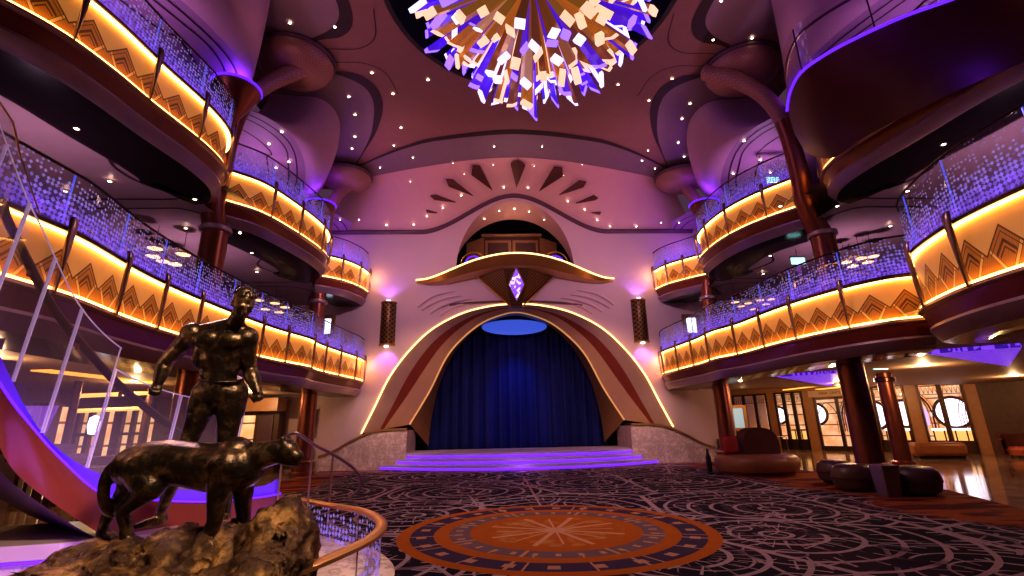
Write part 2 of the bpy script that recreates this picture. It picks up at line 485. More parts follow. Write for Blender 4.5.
def lens(path):
    L = [0]
    for a, b in zip(path, path[1:]): L.append(L[-1] + (b-a).length)
    return L
ORD = ['first', 'second', 'third', 'fourth', 'fifth', 'sixth', 'seventh', 'eighth', 'ninth', 'tenth', 'eleventh', 'twelfth', 'thirteenth', 'fourteenth', 'fifteenth', 'sixteenth']
def light(kind, name, loc, color, power, size=.3, rot=None, target=None, spot=None, blend=.6):
    l = bpy.data.lights.new(name, kind); l.color = color; l.energy = power
    if kind == 'AREA': l.size = size
    else: l.shadow_soft_size = size
    if spot: l.spot_size = math.radians(spot); l.spot_blend = blend
    o = bpy.data.objects.new(name, l); COL.objects.link(o); o.location = loc
    if target is not None: o.rotation_euler = (Vector(target)-Vector(loc)).to_track_quat('-Z', 'Y').to_euler()
    return o

# ------------------------------------------------------------------ setting: floor, carpet
struct(MB().poly([[(-24, -6), (26, -6), (26, 36), (-24, 36)]], 0).build('floor', M['floor']))
carp = [(-7.6, 2.2), (7.4, 2.2), (7.6, 6), (8.1, 8.4), (9.2, 11.2), (9.3, 14), (9.0, 17.5), (8.3, 20.4), (6.3, 20.5), (-6.3, 20.5), (-7.9, 20.6), (-7.7, 12)]
MBc = MB().prism(carp, lambda x, y: (x, y, .002), lambda x, y: (x, y, .014))
tag(MBc.build('carpet', M['carpet'], smooth=False), 'navy patterned carpet with silver scrollwork and a round orange compass medallion', 'carpet')

# ------------------------------------------------------------------ balconies
DECK = {}
def balcony(label, pts, zb, side, group, gh=.86, glh=.82, fin=1.3, frit='frit', fin_w=1.0, soff=1.5, glass_end=True):
    r = root('balcony', label, 'balcony', group, (pts[0][0], pts[0][1], zb))
    inv = Vector((-pts[0][0], -pts[0][1], -zb))
    path = spline(pts, .14); L = lens(path); n = len(path)
    nor = []
    for i in range(n):
        t = (path[min(i+1, n-1)]-path[max(i-1, 0)]).normalized()
        nor.append(Vector((t.y, -t.x)) if side < 0 else Vector((-t.y, t.x)))
    def P(i, o, z): return (path[i].x + nor[i].x*o + inv.x, path[i].y + nor[i].y*o + inv.y, zb + z + inv.z)
    def strip(prof): return [[P(i, o, z) for i in range(n)] for o, z in prof]
    def part(name, prof, mat, uv=False, closed=False):
        pr = prof + [prof[0]] if closed else prof
        mb = MB(); mb.grid(strip(pr), [[(L[i], k/(len(pr)-1)) for i in range(n)] for k in range(len(pr))] if uv else None)
        return mb.build(name, M[mat], r)
    part('gold_panel', [(-.02, .03), (-.02, gh-.02)], 'gold', True)
    part('lower_led', [(-.01, 0), (.07, 0), (.07, .028), (-.01, .028)], 'led_gold', closed=True)
    part('upper_led', [(-.02, gh-.03), (.055, gh-.03), (.055, gh), (-.02, gh)], 'led_gold', closed=True)
    part('cap_rail', [(-.06, gh), (.09, gh), (.10, gh+.05), (.06, gh+.09), (-.06, gh+.09)], 'rail', closed=True)
    part('lower_lip', [(-.04, -.02), (.10, -.02), (.11, -.07), (.06, -.11), (-.04, -.11)], 'lip', closed=True)
    part('maroon_fascia', [(.05, -.11), (.02, -.2), (-.05, -.36), (-.08, -.36)], 'maroon')
    part('metal_band', [(-.08, -.36), (.0, -.37), (.01, -.42), (-.12, -.62), (-.16, -.64)], 'silver')
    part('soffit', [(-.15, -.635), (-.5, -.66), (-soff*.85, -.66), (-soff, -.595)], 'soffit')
    # balustrade glass in panels, posts, handrail, fins
    total = L[-1]; k = max(1, int(round(total/fin))); cuts = [int(round((n-1)*j/k)) for j in range(k+1)]
    for j in range(k):
        a, b = cuts[j], cuts[j+1]
        mb = MB(); idx = list(range(a, b+1))
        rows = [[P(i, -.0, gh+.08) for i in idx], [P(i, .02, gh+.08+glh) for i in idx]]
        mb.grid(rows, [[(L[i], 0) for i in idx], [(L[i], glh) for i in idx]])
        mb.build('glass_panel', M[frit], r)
    for j in range(0, k+1):
        i = cuts[j]
        if 0 < j < k:
            MB().tube([P(i, -.03, gh+.05), P(i, -.01, gh+.08+glh)], .014, 6).build('glass_post', M['bluepost'], r)
        tx = nor[i]; tang = Vector((-tx.y, tx.x))
        mb = MB(); rows = []
        for z, w, o in ((-.06, .012, .10), (.35, .03, .13), (gh+.02, .062*fin_w, .15), (gh+.15, .07*fin_w, .14), (gh+.21, .05*fin_w, .12), (gh+.225, .01, .10)):
            c = Vector(P(i, o, z)); d = .05
            ring = []
            for q in range(8):
                aa = 2*PI*q/8; ring.append(c + Vector((tang.x*math.cos(aa)*w + tx.x*math.sin(aa)*d*.8, tang.y*math.cos(aa)*w + tx.y*math.sin(aa)*d*.8, 0)))
            rows.append(ring)
        mb.grid(rows, None, 0, True).build('fin', M['fin'], r)
    mb = MB().tube([P(i, .02, gh+.1+glh) for i in range(0, n, 2)], .022, 6); mb.build('handrail', M['rail'], r)
    return r
ZL1, ZL2 = 3.56, 7.5
L1L = [(-7.6, 1.5), (-7.35, 4.2), (-7.22, 6.2), (-7.2, 7.0), (-7.45, 8.5), (-7.55, 10), (-7.5, 12), (-7.3, 14), (-6.95, 15.6), (-7.0, 16.6), (-6.85, 18.2), (-6.6, 20.0), (-6.6, 20.98)]
L1Rn = [(6.35, 4.0), (6.3, 5.6), (6.38, 6.6), (6.6, 7.4), (6.95, 8.2), (7.35, 8.7), (7.9, 8.95)]
L1Rf = [(7.9, 9.2), (7.35, 9.55), (6.9, 10.5), (6.6, 12), (6.5, 14.1), (6.25, 15.2), (6.3, 16.6), (6.2, 18.4), (6.15, 19.8), (6.5, 20.98)]
L2Ln = [(-8.9, 1.6), (-8.7, 3.6), (-8.1, 5.2), (-7.6, 6.1), (-7.4, 6.9), (-7.3, 7.9), (-7.13, 9.2), (-7.2, 10.1), (-7.6, 10.8), (-8.1, 11.0)]
L2Lm = [(-8.1, 11.9), (-7.5, 12.6), (-7.13, 13.8), (-6.87, 15.3), (-6.9, 16.4), (-7.3, 17.2), (-7.9, 17.6)]
L2Lf = [(-8.0, 18.5), (-7.6, 18.75), (-7.1, 19.3), (-6.72, 20.2), (-6.62, 20.98)]
L2Rn = [(-x, y) for x, y in L2Ln]
L2Rm = [(8.1, 12.0), (7.4, 13.0), (6.95, 14.0), (6.75, 15.2), (6.85, 16.6), (7.3, 17.4), (7.9, 17.8)]
L2Rf = [(8.0, 18.7), (7.6, 19.1), (7.0, 19.85), (6.72, 20.4), (6.6, 20.98)]
balcony('long wavy lower balcony with amber panels on the left side, behind the bronze man', L1L, ZL1, -1, 'lower balconies')
balcony('lower balcony jutting out at the right edge, with the largest amber diamonds', L1Rn, ZL1, 1, 'lower balconies', gh=.98, glh=1.05, fin=1.5, fin_w=1.3, soff=.9)
balcony('long lower balcony with amber panels on the right side, above the shop fronts', L1Rf, ZL1, 1, 'lower balconies')
balcony('upper balcony at top left corner, bulging amber front over a black soffit', L2Ln, ZL2, -1, 'upper balconies')
balcony('upper balcony between the two left bronze columns', L2Lm, ZL2, -1, 'upper balconies', frit='frit_far')
balcony('small upper balcony meeting the back wall, beyond the far left column', L2Lf, ZL2, -1, 'upper balconies', fin=1.0, frit='frit_far')
balcony('upper balcony mostly hidden behind the dark maroon landing at top right', L2Rn, ZL2, 1, 'upper balconies')
balcony('upper balcony between the two right bronze columns', L2Rm, ZL2, 1, 'upper balconies', frit='frit_far')
balcony('small upper balcony meeting the back wall, beyond the far right column', L2Rf, ZL2, 1, 'upper balconies', fin=1.0, frit='frit_far')

def deck(pts, side, zf, zc, matc, inset=1.3, xo=15):
    """walking deck of a balcony level and the ceiling below it"""
    p = [Vector(q) for q in spline(pts, .3)]
    X = side*xo
    lo = [(q.x + side*.1, q.y) for q in p]; li = [(q.x + side*.35, q.y) for q in p]
    y0, y1 = p[0].y, p[-1].y
    struct(MB().poly([lo + [(X, y1), (X, y0)]], zf).build('floor', M['plum'], smooth=False))
    struct(MB().poly([li + [(X, y1), (X, y0)]], zc).build('ceiling', matc, smooth=False))
deck(L1L, -1, ZL1+.1, ZL1-.58, M['lowceil'])
deck(L1Rn[:-1] + L1Rf[1:], 1, ZL1+.1, ZL1-.58, M['lowceil'], .7, 24)
deck([(-9.2, .5)] + L2Ln[0:-1] + L2Lm[1:-1] + L2Lf[1:], -1, ZL2+.1, ZL2-.59, M['deckceil'])
deck([(9.2, .5)] + L2Rn[0:-1] + L2Rm[1:-1] + L2Rf[1:], 1, ZL2+.1, ZL2-.59, M['deckceil'])
def ribbon(pts, w, z, mat=None, name='trim_groove', step=.12):
    p = spline(pts, step); n = len(p); a = []; b = []
    for i in range(n):
        t = (p[min(i+1, n-1)]-p[max(i-1, 0)]).normalized(); q = Vector((-t.y, t.x))*w/2
        a.append((p[i].x+q.x, p[i].y+q.y, z)); b.append((p[i].x-q.x, p[i].y-q.y, z))
    return MB().grid([a, b])
TRIM = [0]
def groove(pts, w, z, mat='cresc'):
    TRIM[0] += 1
    return struct(ribbon(pts, w, z).build('trim_%d' % TRIM[0], M[mat]))
zc = ZL2-.60
for s in (-1, 1):
    groove([(s*8.6, 4), (s*8.35, 6), (s*8.25, 7.2), (s*8.3, 8.2), (s*8.75, 9.1), (s*8.7, 9.8), (s*8.3, 10.4), (s*8.5, 10.6), (s*10, 10.6), (s*13, 10.6)], .07, zc)
    groove([(s*13, 11.1), (s*9.5, 11.1), (s*8.5, 11.2), (s*8.1, 12.2), (s*8.0, 13.5), (s*8.25, 14.6), (s*8.75, 15.4), (s*8.6, 16.2), (s*8.2, 17.0), (s*8.6, 17.4), (s*13, 17.4)], .07, zc)
    groove([(s*13, 18), (s*9, 18), (s*8.2, 18.6), (s*7.9, 19.6), (s*8.1, 20.6)], .07, zc)

# ------------------------------------------------------------------ upper ceiling
ZC = 12.6
def mir(l): return [(-x, y) for x, y in l]
def refl(l, y0): return [(x, 2*y0-y) for x, y in l]
CH = (.12, 9.8); CR = 3.85
circ = [(CH[0]+CR*math.cos(2*PI*k/64), CH[1]+CR*math.sin(2*PI*k/64)) for k in range(64)]
struct(MB().poly([[(-9.2, -4), (9.2, -4), (9.2, 21.0), (-9.2, 21.0)], circ], ZC).build('ceiling', M['main_ceil'], smooth=False))
mb = MB(); mb.lathe([(CR, 0), (CR, .9), (0.01, .9)], (CH[0], CH[1], ZC), 64); mb.lathe([(CR-.02, -.03), (CR+.12, -.03), (CR+.12, .0)], (CH[0], CH[1], ZC), 64)
struct(mb.build('ceiling', M['dark']))
co = [(-6.3, 12.85), (-5.9, 13.0), (-5.34, 13.1), (-4.9, 13.5), (-4.75, 14.2), (-4.9, 15.1), (-5.45, 16.4), (-6.15, 17.6), (-6.8, 18.7)]
ci = [(-6.3, 13.0), (-5.95, 13.15), (-5.55, 13.38), (-5.2, 13.76), (-5.08, 14.3), (-5.2, 15.1), (-5.62, 16.4), (-6.22, 17.6), (-6.85, 18.7)]
li = [(-8.5, 14.1), (-7.58, 14.22), (-6.95, 14.3), (-6.6, 14.75), (-6.58, 15.6), (-7.0, 16.9), (-7.8, 18.5), (-8.2, 19.3)]
ring = [(-6.5, 12.5), (-5.86, 12.62), (-4.95, 12.65), (-4.35, 13.1), (-4.15, 14.1)]
bayc = [(-9.3, 12.4), (-8.5, 12.35), (-7.85, 12.85), (-7.5, 13.6), (-7.45, 14.4), (-7.7, 15.7), (-8.3, 17.2), (-9.0, 18.2)]
def bay(pfx, f):
    """one lobe of the ceiling: grey petal, dark crescent, lilac cove, bay ceiling with grooves"""
    A, B, C, D = (spline(f(x), -40) for x in (co, ci, li, bayc))
    struct(MB().grid([[(p.x, p.y, ZC-.012) for p in B], [(p.x, p.y, ZC-.012) for p in C]]).build('ceiling', M['petal']))
    struct(MB().grid([[(p.x, p.y, ZC-.02) for p in A], [(p.x, p.y, ZC-.02) for p in B]]).build('ceiling', M['cresc']))
    rows = []
    for k in range(9):
        t = k/8; a = t*PI/2
        e, h = math.sin(a), 1-math.cos(a)
        rows.append([(c.x+(d.x-c.x)*h, c.y+(d.y-c.y)*h, ZC-.02+(10.8-ZC)*e) for c, d in zip(C, D)])
    struct(MB().grid(rows).build('ceiling', M['lilac']))
    sx = 1 if D[0].x > 0 else -1
    struct(MB().poly([[(p.x, p.y) for p in D] + [(sx*15, D[-1].y), (sx*15, D[0].y)]], 10.8).build('ceiling', M['bay'], smooth=False))
    for off in (.25, .5, 1.1):
        g = [(x + sx*off, y - (.0 if y < 14.5 else 0) ) for x, y in [(sx*abs(a), b) for a, b in bayc]]
        gg = [(x, y) for (x, y) in g]
        groove(f([(-abs(x), y + off*.5*(1 if y < 14.6 else -1)) for x, y in g]) if True else gg, .05, 10.785)
    groove(f(ring), .03, ZC-.01, 'cresc')
for f in (lambda l: l, mir, lambda l: refl(l, 12.35), lambda l: mir(refl(l, 12.35))): bay('bay', f)
# front lobe: grey band, crescent, pink canopy above the stage
fo = [(-7.0, 18.9), (-6.5, 18.6), (-5.6, 17.95), (-4.4, 17.2), (-3.0, 16.6), (0, 16.1)]
fi = [(-7.0, 19.0), (-6.5, 18.72), (-5.6, 18.1), (-4.4, 17.4), (-3.0, 16.85), (0, 16.4)]
ft = [(-7.6, 20.6), (-6.6, 19.85), (-5.2, 19.3), (-3.5, 18.75), (-1.8, 18.3), (0, 18.1)]
def both(l): return l + [(-x, y) for x, y in reversed(l[:-1])]
A, B, T = (spline(both(x), -64) for x in (fo, fi, ft))
struct(MB().grid([[(p.x, p.y, ZC-.012) for p in B], [(p.x, p.y, ZC-.012) for p in T]]).build('ceiling', M['petal']))
struct(MB().grid([[(p.x, p.y, ZC-.02) for p in A], [(p.x, p.y, ZC-.02) for p in B]]).build('ceiling', M['cresc']))
def ztrim(x):
    t = max(0, 1-abs(x-.1)/4.4); return 10.42 + 1.87*(t*t*(3-2*t))
rows = []
for k in range(9):
    t = k/8; row = []
    for i, p in enumerate(T):
        xb = -8.6 + 17.2*i/64; zb = ztrim(xb)
        e = t; zz = ZC-.02 + (zb-(ZC-.02))*(t**1.6)
        row.append((p.x+(xb-p.x)*e, p.y+(20.99-p.y)*e, zz))
    rows.append(row)
TY = rows
struct(MB().grid(rows).build('ceiling', M['tymp']))
def tymp_pt(u, v):
    """u 0..64 across, v 0..8 back"""
    u = max(0, min(63.999, u)); v = max(0, min(7.999, v)); i, k = int(u), int(v); a, b = u-i, v-k
    P = [[Vector(TY[k+y][i+x]) for x in (0, 1)] for y in (0, 1)]
    return (P[0][0]*(1-a)+P[0][1]*a)*(1-b) + (P[1][0]*(1-a)+P[1][1]*a)*b
def tymp_hit(px, py):
    """where the sight line meets the pink canopy"""
    best = None; r = ray(px, py)
    for iu in range(0, 257):
        for iv in range(0, 33):
            p = tymp_pt(iu/4, iv/4); d = p-EYE; t = d.dot(r)/r.dot(r); e = (d - r*t).length
            if best is None or e < best[0]: best = (e, p)
    return best[1]
# cornice line
tr = [(x/10*1.0, ztrim(x/10)) for x in range(-86, 87, 2)]
mb = MB()
mb.grid([[(x, 20.99-d, z+h) for x, z in tr] for d, h in ((0, .04), (.12, .03), (.13, -.05), (.05, -.14), (0, -.15))])
TRIM[0] += 1; struct(mb.build('trim_%d' % TRIM[0], M['plum']))
# back bays behind the far columns
for s in (-1, 1):
    struct(MB().poly([[(s*7.6, 20.98), (s*7.2, 20.0), (s*7.6, 19.0), (s*8.6, 18.2), (s*15, 18.2), (s*15, 20.98)]], 10.42).build('ceiling', M['bay'], smooth=False))
    groove([(s*9, 19.0), (s*8.0, 19.2), (s*7.6, 20.0), (s*7.65, 20.9)], .05, 10.40)
    groove([(s*9, 19.3), (s*8.3, 19.5), (s*8.0, 20.1), (s*8.0, 20.9)], .05, 10.40)

# ------------------------------------------------------------------ back wall with stage arch and upper opening
AX = .1
def symline(pxs, Y, xs=AX):
    l = [onY(px, py, Y) for px, py in pxs]; l = [(p.x-xs, p.z) for p in l]
    l[-1] = (0, l[-1][1])
    return l + [(-x, z) for x, z in reversed(l[:-1])]
q = lambda pts: [(350+x/3.0118, 290+y/3.0118) for x, y in pts]
outer = symline(q([(35, 432), (75, 352), (120, 262), (180, 182), (250, 117), (340, 70), (430, 48), (512, 43)]), 21)
inner = symline(q([(180, 405), (240, 305), (290, 205), (340, 145), (400, 98), (460, 74), (512, 67)]), 22)
deep = symline(q([(236, 470), (247, 380), (272, 280), (320, 182), (390, 112), (450, 86), (512, 78)]), 23.2)
OA, IA, DA = (spline(x, -72) for x in (outer, inner, deep))
opn = [(AX + 2.72*math.cos(a)*(1 if True else 1), 8.5 + 3.5*math.sin(a)) for a in [PI*k/40 for k in range(41)]]
wl = [(-15, 0), (9.35, 0), (9.35, 3.1), (15, 3.1), (15, 10.4)] + [(x/5, ztrim(x/5)) for x in range(43, -44, -1)] + [(-15, 10.4)]
arch_hole = [(OA[0].x+AX, 0.0)] + [(p.x+AX, p.y) for p in OA] + [(OA[-1].x+AX, 0.0)]
arch_hole[0] = (arch_hole[0][0], .02); arch_hole[-1] = (arch_hole[-1][0], .02)
struct(MB().poly([wl, arch_hole, opn], 0, fn=lambda x, y: (x, 21.0, y)).build('wall_back', M['wall'], smooth=False))
# proscenium arch
ar = root('stage_arch', 'wide flared stage arch in tan and rust bands with a glowing outer edge', 'arch', loc=(AX, 21, 0))
def loft(a, b, Ya, Yb, t0, t1, n=4):
    rows = []
    for k in range(n+1):
        t = t0+(t1-t0)*k/n
        rows.append([(p.x+(q_.x-p.x)*t, Ya+(Yb-Ya)*t-21, p.y+(q_.y-p.y)*t) for p, q_ in zip(a, b)])
    return MB().grid(rows)
def loft_var(f0, f1):
    rows = []; n = len(OA)
    for k in range(5):
        row = []
        for i, (p, q_) in enumerate(zip(OA, IA)):
            h = min(i, n-1-i)/((n-1)/2); t = f0(h) + (f1(h)-f0(h))*k/4
            row.append((p.x+(q_.x-p.x)*t, t*1.0, p.y+(q_.y-p.y)*t))
        rows.append(row)
    return MB().grid(rows)
r0 = lambda h: .36; r1 = lambda h: .44+.20*math.sin(PI*min(1, h*1.1))
loft_var(lambda h: 0, r0).build('outer_band', M['grey'], ar)
loft_var(r0, r1).build('rust_band', M['rust'], ar)
loft_var(r1, lambda h: 1).build('tan_band', M['tan'], ar)
MB().tube([(p.x, -.04, p.y) for p in OA], .032, 6).build('glowing_edge', M['led_gold_dim'], ar)
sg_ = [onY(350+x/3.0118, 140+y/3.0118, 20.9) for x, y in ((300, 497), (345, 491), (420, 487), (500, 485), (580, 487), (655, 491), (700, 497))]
MB().tube([(p.x-AX, -.06, p.z) for p in spline(sg_, .1)], .05, 6).build('painted_shadow_strip', M['plum'], ar)  # dark strip painted in for the shade above the arch
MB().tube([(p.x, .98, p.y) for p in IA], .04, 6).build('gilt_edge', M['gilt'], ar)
loft(IA, DA, 22, 23.2, 0, 1).build('inner_reveal', M['deepgold'], ar)
# backstage shell
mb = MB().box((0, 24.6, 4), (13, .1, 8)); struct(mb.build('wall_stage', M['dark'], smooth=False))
# stone blocks under the arch feet
for s, nm in ((-1, 'left'), (1, 'right')):
    pts = [(4.62, 0), (4.62, 1.5), (5.2, 1.5), (6.0, 1.42), (6.8, 1.1), (7.5, .72), (8.1, .5), (8.1, 0)]
    b = root('stone_plinth', 'veined pink stone plinth with a sloping bronze cap under the %s foot of stage arch' % nm, 'plinth', 'arch plinths', (s*4.35, 20.6, 0))
    fn = lambda d: (lambda x, z: (s*x-s*4.35+AX, d, z))
    MB().prism(pts, fn(.0), fn(2.4)).build('stone_body', M['stone'], b, smooth=False)
    top = pts[1:-1]
    mb = MB(); mb.grid([[(s*x-s*4.35+AX, d, z+h) for x, z in spline(top, .15)] for d, h in ((-.06, .0), (-.06, .09), (.9, .09), (.9, .01))])
    mb.build('bronze_cap', M['deepgold'], b)
# stage and steps
st = root('stage', 'low stage with curved violet-lit steps in front of the blue curtain', 'stage', loc=(AX, 20, 0))
def arc(w, yc, ye, n=48): return [(w*(2*k/n-1), yc+(ye-yc)*abs(2*k/n-1)**2.2) for k in range(n+1)]
for i, (w, yc, ye, z0, z1) in enumerate(((6.5, 18.8, 21.3, 0, .2), (5.9, 19.35, 21.2, .2, .4), (5.1, 19.9, 20.9, .4, .6))):
    a = arc(w, yc, ye)
    mb = MB().prism(a + [(w, 23.4), (-w, 23.4)] if i == 2 else a, lambda x, y: (x, y-20, z0), lambda x, y: (x, y-20, z1))
    mb.build('stage_floor' if i == 2 else 'step', M['stage'], st, smooth=False)
    mb = MB().grid([[(x, y-20-d, z0+h) for x, y in a] for d, h in ((.0, .03), (.03, .035), (.03, .10), (.0, .105))])
    mb.build('violet_led_strip', M['led_violet'], st)
# curtain
cw = 4.3; rows = []; NU = 260
def cz(x): return .62
for k in range(13):
    t = k/12; row = []
    for i in range(NU+1):
        x = -cw + 2*cw*i/NU; ph = x*11 + .9*math.sin(x*2.3)
        row.append((x+AX+.03*math.sin(ph*.5+1)*t, 23.75 + .10*math.sin(ph)*(.5+.5*(1-t)) + .05*math.sin(ph*2.1), .62 + t*6.6))
    rows.append(row)
tag(MB().grid(rows).build('stage_curtain', M['curtain']), 'closed dark blue pleated velvet curtain filling the stage arch', 'curtain')
# lit header lens above the curtain
pts = [(x/10, 6.62 + .0) for x in ()]
lens_pts = [(1.62*math.cos(a), 6.32 + (.36 if math.sin(a) > 0 else .40)*math.sin(a)) for a in [2*PI*k/40 for k in range(40)]]
mb = MB().prism(lens_pts, lambda x, z: (x+AX, 23.42, z), lambda x, z: (x+AX, 23.5, z))
tag(mb.build('curtain_header', M['blueglow'], smooth=False), 'glowing pale blue lens-shaped header at the top of the stage opening', 'header')
# scalloped dark valance
vp = [(-4.2, 7.3)] + [(x/10, 5.9 + .18*(abs(x)/19)**2 if abs(x) < 20 else 6.1-.018*(abs(x)-19)**1.2*1.6) for x in range(-42, 43, 2)] + [(4.2, 7.3)]
tag(MB().prism(vp, lambda x, z: (x+AX, 23.52, z), lambda x, z: (x+AX, 23.56, z)).build('curtain_valance', M['dark'], smooth=False), 'dark shaped valance across the top of the blue curtain', 'valance')

# upper opening: vaulted niche and dark room
mb = MB().grid([[(AX+(x-AX)*(1+.07*(y-21)), y, z) for x, z in opn] for y in (21.0, 21.7, 22.5, 23.2)])
struct(mb.build('ceiling', M['tymp']))
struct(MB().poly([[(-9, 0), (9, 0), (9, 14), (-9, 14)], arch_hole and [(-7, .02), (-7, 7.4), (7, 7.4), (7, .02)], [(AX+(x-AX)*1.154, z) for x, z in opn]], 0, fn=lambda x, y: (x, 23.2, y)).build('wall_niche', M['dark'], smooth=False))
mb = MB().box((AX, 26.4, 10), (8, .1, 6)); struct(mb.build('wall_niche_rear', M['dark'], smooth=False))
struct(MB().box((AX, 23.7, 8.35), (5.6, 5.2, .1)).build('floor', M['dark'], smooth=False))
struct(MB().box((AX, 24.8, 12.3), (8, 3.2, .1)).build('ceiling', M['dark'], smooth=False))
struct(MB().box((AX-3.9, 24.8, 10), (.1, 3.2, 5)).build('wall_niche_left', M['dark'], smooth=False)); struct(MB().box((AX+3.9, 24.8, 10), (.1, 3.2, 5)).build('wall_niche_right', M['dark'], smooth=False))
cab = root('cabinet', 'dark wooden panelled cabinet standing in the opening above the gold canopy', 'cabinet', loc=(AX, 24.2, 8.4))
MB().box((0, .4, 1.55), (3.0, .6, 3.1)).build('carcass', M['dkwood'], cab, False, .02)
MB().box((0, .34, 3.12), (3.3, .8, .16)).build('cornice', M['wood'], cab, False, .03)
for x in (-.74, .74): MB().box((x, .08, 1.5), (1.40, .06, 2.7)).build('door', M['wood'], cab, False, .015)
for x in (-.74, .74):
    for z in (.9, 2.2): MB().box((x, .03, z), (1.1, .04, 1.0)).build('door_panel', M['dkwood'], cab, False, .02)
for sd_ in (-1, 1):
    MB().prism([(sd_*1.5, 0), (sd_*2.45, 0), (sd_*2.45, 2.75), (sd_*1.5, 3.0)], lambda x, z: (x, -.4+abs(x)*.25, z), lambda x, z: (x, -.3+abs(x)*.25, z)).build('side_wing', M['wood'], cab, False)
light('POINT', 'cabinet_lamp', (.1, 22.6, 11.0), (1, .55, .3), 16, .15)
for s, nm in ((-1, 'left'), (1, 'right')):
    l = root('arched_lamp', 'half-round violet glowing lamp at the %s end of the opening above the canopy' % nm, 'lamp', 'arched violet lamps', (AX+s*1.95, 21.7, 9.0))
    for rr, mt in ((.62, 'brass'), (.42, 'led_purple'), (.26, 'brass')):
        MB().tube([(rr*math.cos(PI*k/20), 0, rr*math.sin(PI*k/20)) for k in range(21)], .03, 6).build('arch_rib' if mt == 'brass' else 'light_tube', M[mt], l)
    MB().box((0, 0, -.04), (1.4, .2, .08)).build('base', M['dkwood'], l, False)
# gold canopy balcony
cn = root('gold_canopy', 'golden eye-shaped canopy with a glowing rim over the stage arch', 'canopy', loc=(AX, 21, 8))
qq = lambda pts: [(400+x/4.114, 180+y/4.114) for x, y in pts]
def bulge(x): return 1.3*max(0, 1-(x/4.6)**2)
def symcanopy(pxs, kb=1.0):
    out = []
    for px, py in pxs:
        Yd = 21.0
        for _ in range(6):
            p = onY(px, py, Yd); Yd = 21 - .03 - kb*bulge(p.x-AX)
        out.append(((p.x-AX)*.97, p.z))
    out[-1] = (0, out[-1][1])
    return out + [(-x, z) for x, z in reversed(out[:-1])]
tops = symcanopy(qq([(55, 416), (100, 411), (150, 394), (200, 373), (300, 333), (400, 309), (481, 303)]))
bots = symcanopy(qq([(55, 420), (100, 424), (150, 418), (200, 405), (300, 377), (400, 357), (481, 352)]), .75)
TP, BT = spline(tops, -60), spline(bots, -60)
mb = MB().grid([[(p.x*(1-t)+q_.x*t, -.03-bulge(p.x)*(1-.25*t), (p.y*(1-t)+q_.y*t)-8) for p, q_ in zip(TP, BT)] for t in (0, .25, .5, .75, 1)]); mb.build('gold_front', M['brass'], cn)
mb = MB().grid([[(p.x, -.03-bulge(p.x), p.y-8) for p in TP], [(p.x, -.0, p.y-8-.05) for p in TP]]); mb.build('deck', M['deepgold'], cn)
mb = MB().grid([[(p.x, -.03-bulge(p.x)*.75, p.y-8) for p in BT], [(p.x, -.0, p.y-8-.05) for p in BT]]); mb.build('underside', M['tan'], cn)
MB().tube([(p.x, -.05-bulge(p.x), p.y-8+.03) for p in TP], .035, 6).build('glowing_rim', M['led_gold_dim'], cn)
# bracket with lit diamond
bk = root('canopy_bracket', 'faceted bronze bracket narrowing to a point under the gold canopy', 'bracket', loc=(AX, 21, 6.93))
tl, tr_, bt, fr_ = (-2.0, -.02, 1.62), (2.0, -.02, 1.62), (0, -.1, -.15), (0, -.95, 1.60)
mb = MB()
ctr = [(-.62, -.72, 1.6), (.62, -.72, 1.6), (.24, -.2, -.2), (-.24, -.2, -.2)]
mb.add([(-2.2, -.02, 1.66), (-.62, -.72, 1.6), (-.24, -.2, -.2), (2.2, -.02, 1.66), (.62, -.72, 1.6), (.24, -.2, -.2), (-.24, 0, -.2), (.24, 0, -.2)],
       [[0, 1, 2, 6], [4, 3, 7, 5], [1, 4, 5, 2], [2, 5, 7, 6]])
mb.build('bracket_body', M['pod'], bk, False)
for s in (-1, 1): MB().tube([(s*2.2, -.05, 1.64), (s*.26, -.1, -.2)], .035, 6).build('edge_strip', M['brass'], bk)
em_ = MB(); dz = .68; dc = .72
def dpt(x, z, o): # lie on the sloping centre face
    t = (1.6-z)/1.8; return (x, -.72+.52*t-o, z)
em_.add([dpt(0, dc+dz, .03), dpt(.33, dc, .03), dpt(0, dc-dz, .03), dpt(-.33, dc, .03), dpt(0, dc, .12)], [[0, 1, 4], [1, 2, 4], [2, 3, 4], [3, 0, 4]])
e_ob = em_.build('lit_diamond', M['emblem'], bk, False)
MB().tube([dpt(0, dc+dz+.05, .03), dpt(.37, dc, .03), dpt(0, dc-dz-.05, .03), dpt(-.37, dc, .03), dpt(0, dc+dz+.05, .03)], .03, 6).build('diamond_frame', M['deepgold'], e_ob)
# wing reliefs either side
RIB = [[(203, 502), (225, 485), (260, 466), (315, 455)], [(215, 512), (245, 493), (285, 477), (335, 468)], [(240, 522), (275, 500), (320, 485), (365, 478)], [(270, 528), (310, 503), (360, 490), (420, 484)]]
for s, nm in ((-1, 'left'), (1, 'right')):
    w = root('wing_relief', 'pale plaster wing relief of curved feathers below the %s tip of gold canopy' % nm, 'relief', 'wing reliefs', (AX+s*3.5, 21, 7.0))
    for rb in RIB:
        l = [onY(350+x/3.0118, 140+y/3.0118, 20.97) for x, y in rb]
        l = spline([(s*abs(p.x-AX)+AX-(AX+s*3.5), -.02, p.z-7.0) for p in l], .08); n_ = len(l)
        MB().tube(l, [.03+.05*math.sin(PI*min(1, .15+i/n_*.9)) for i in range(n_)], 8).build('feather_rib', M['wall'], w)
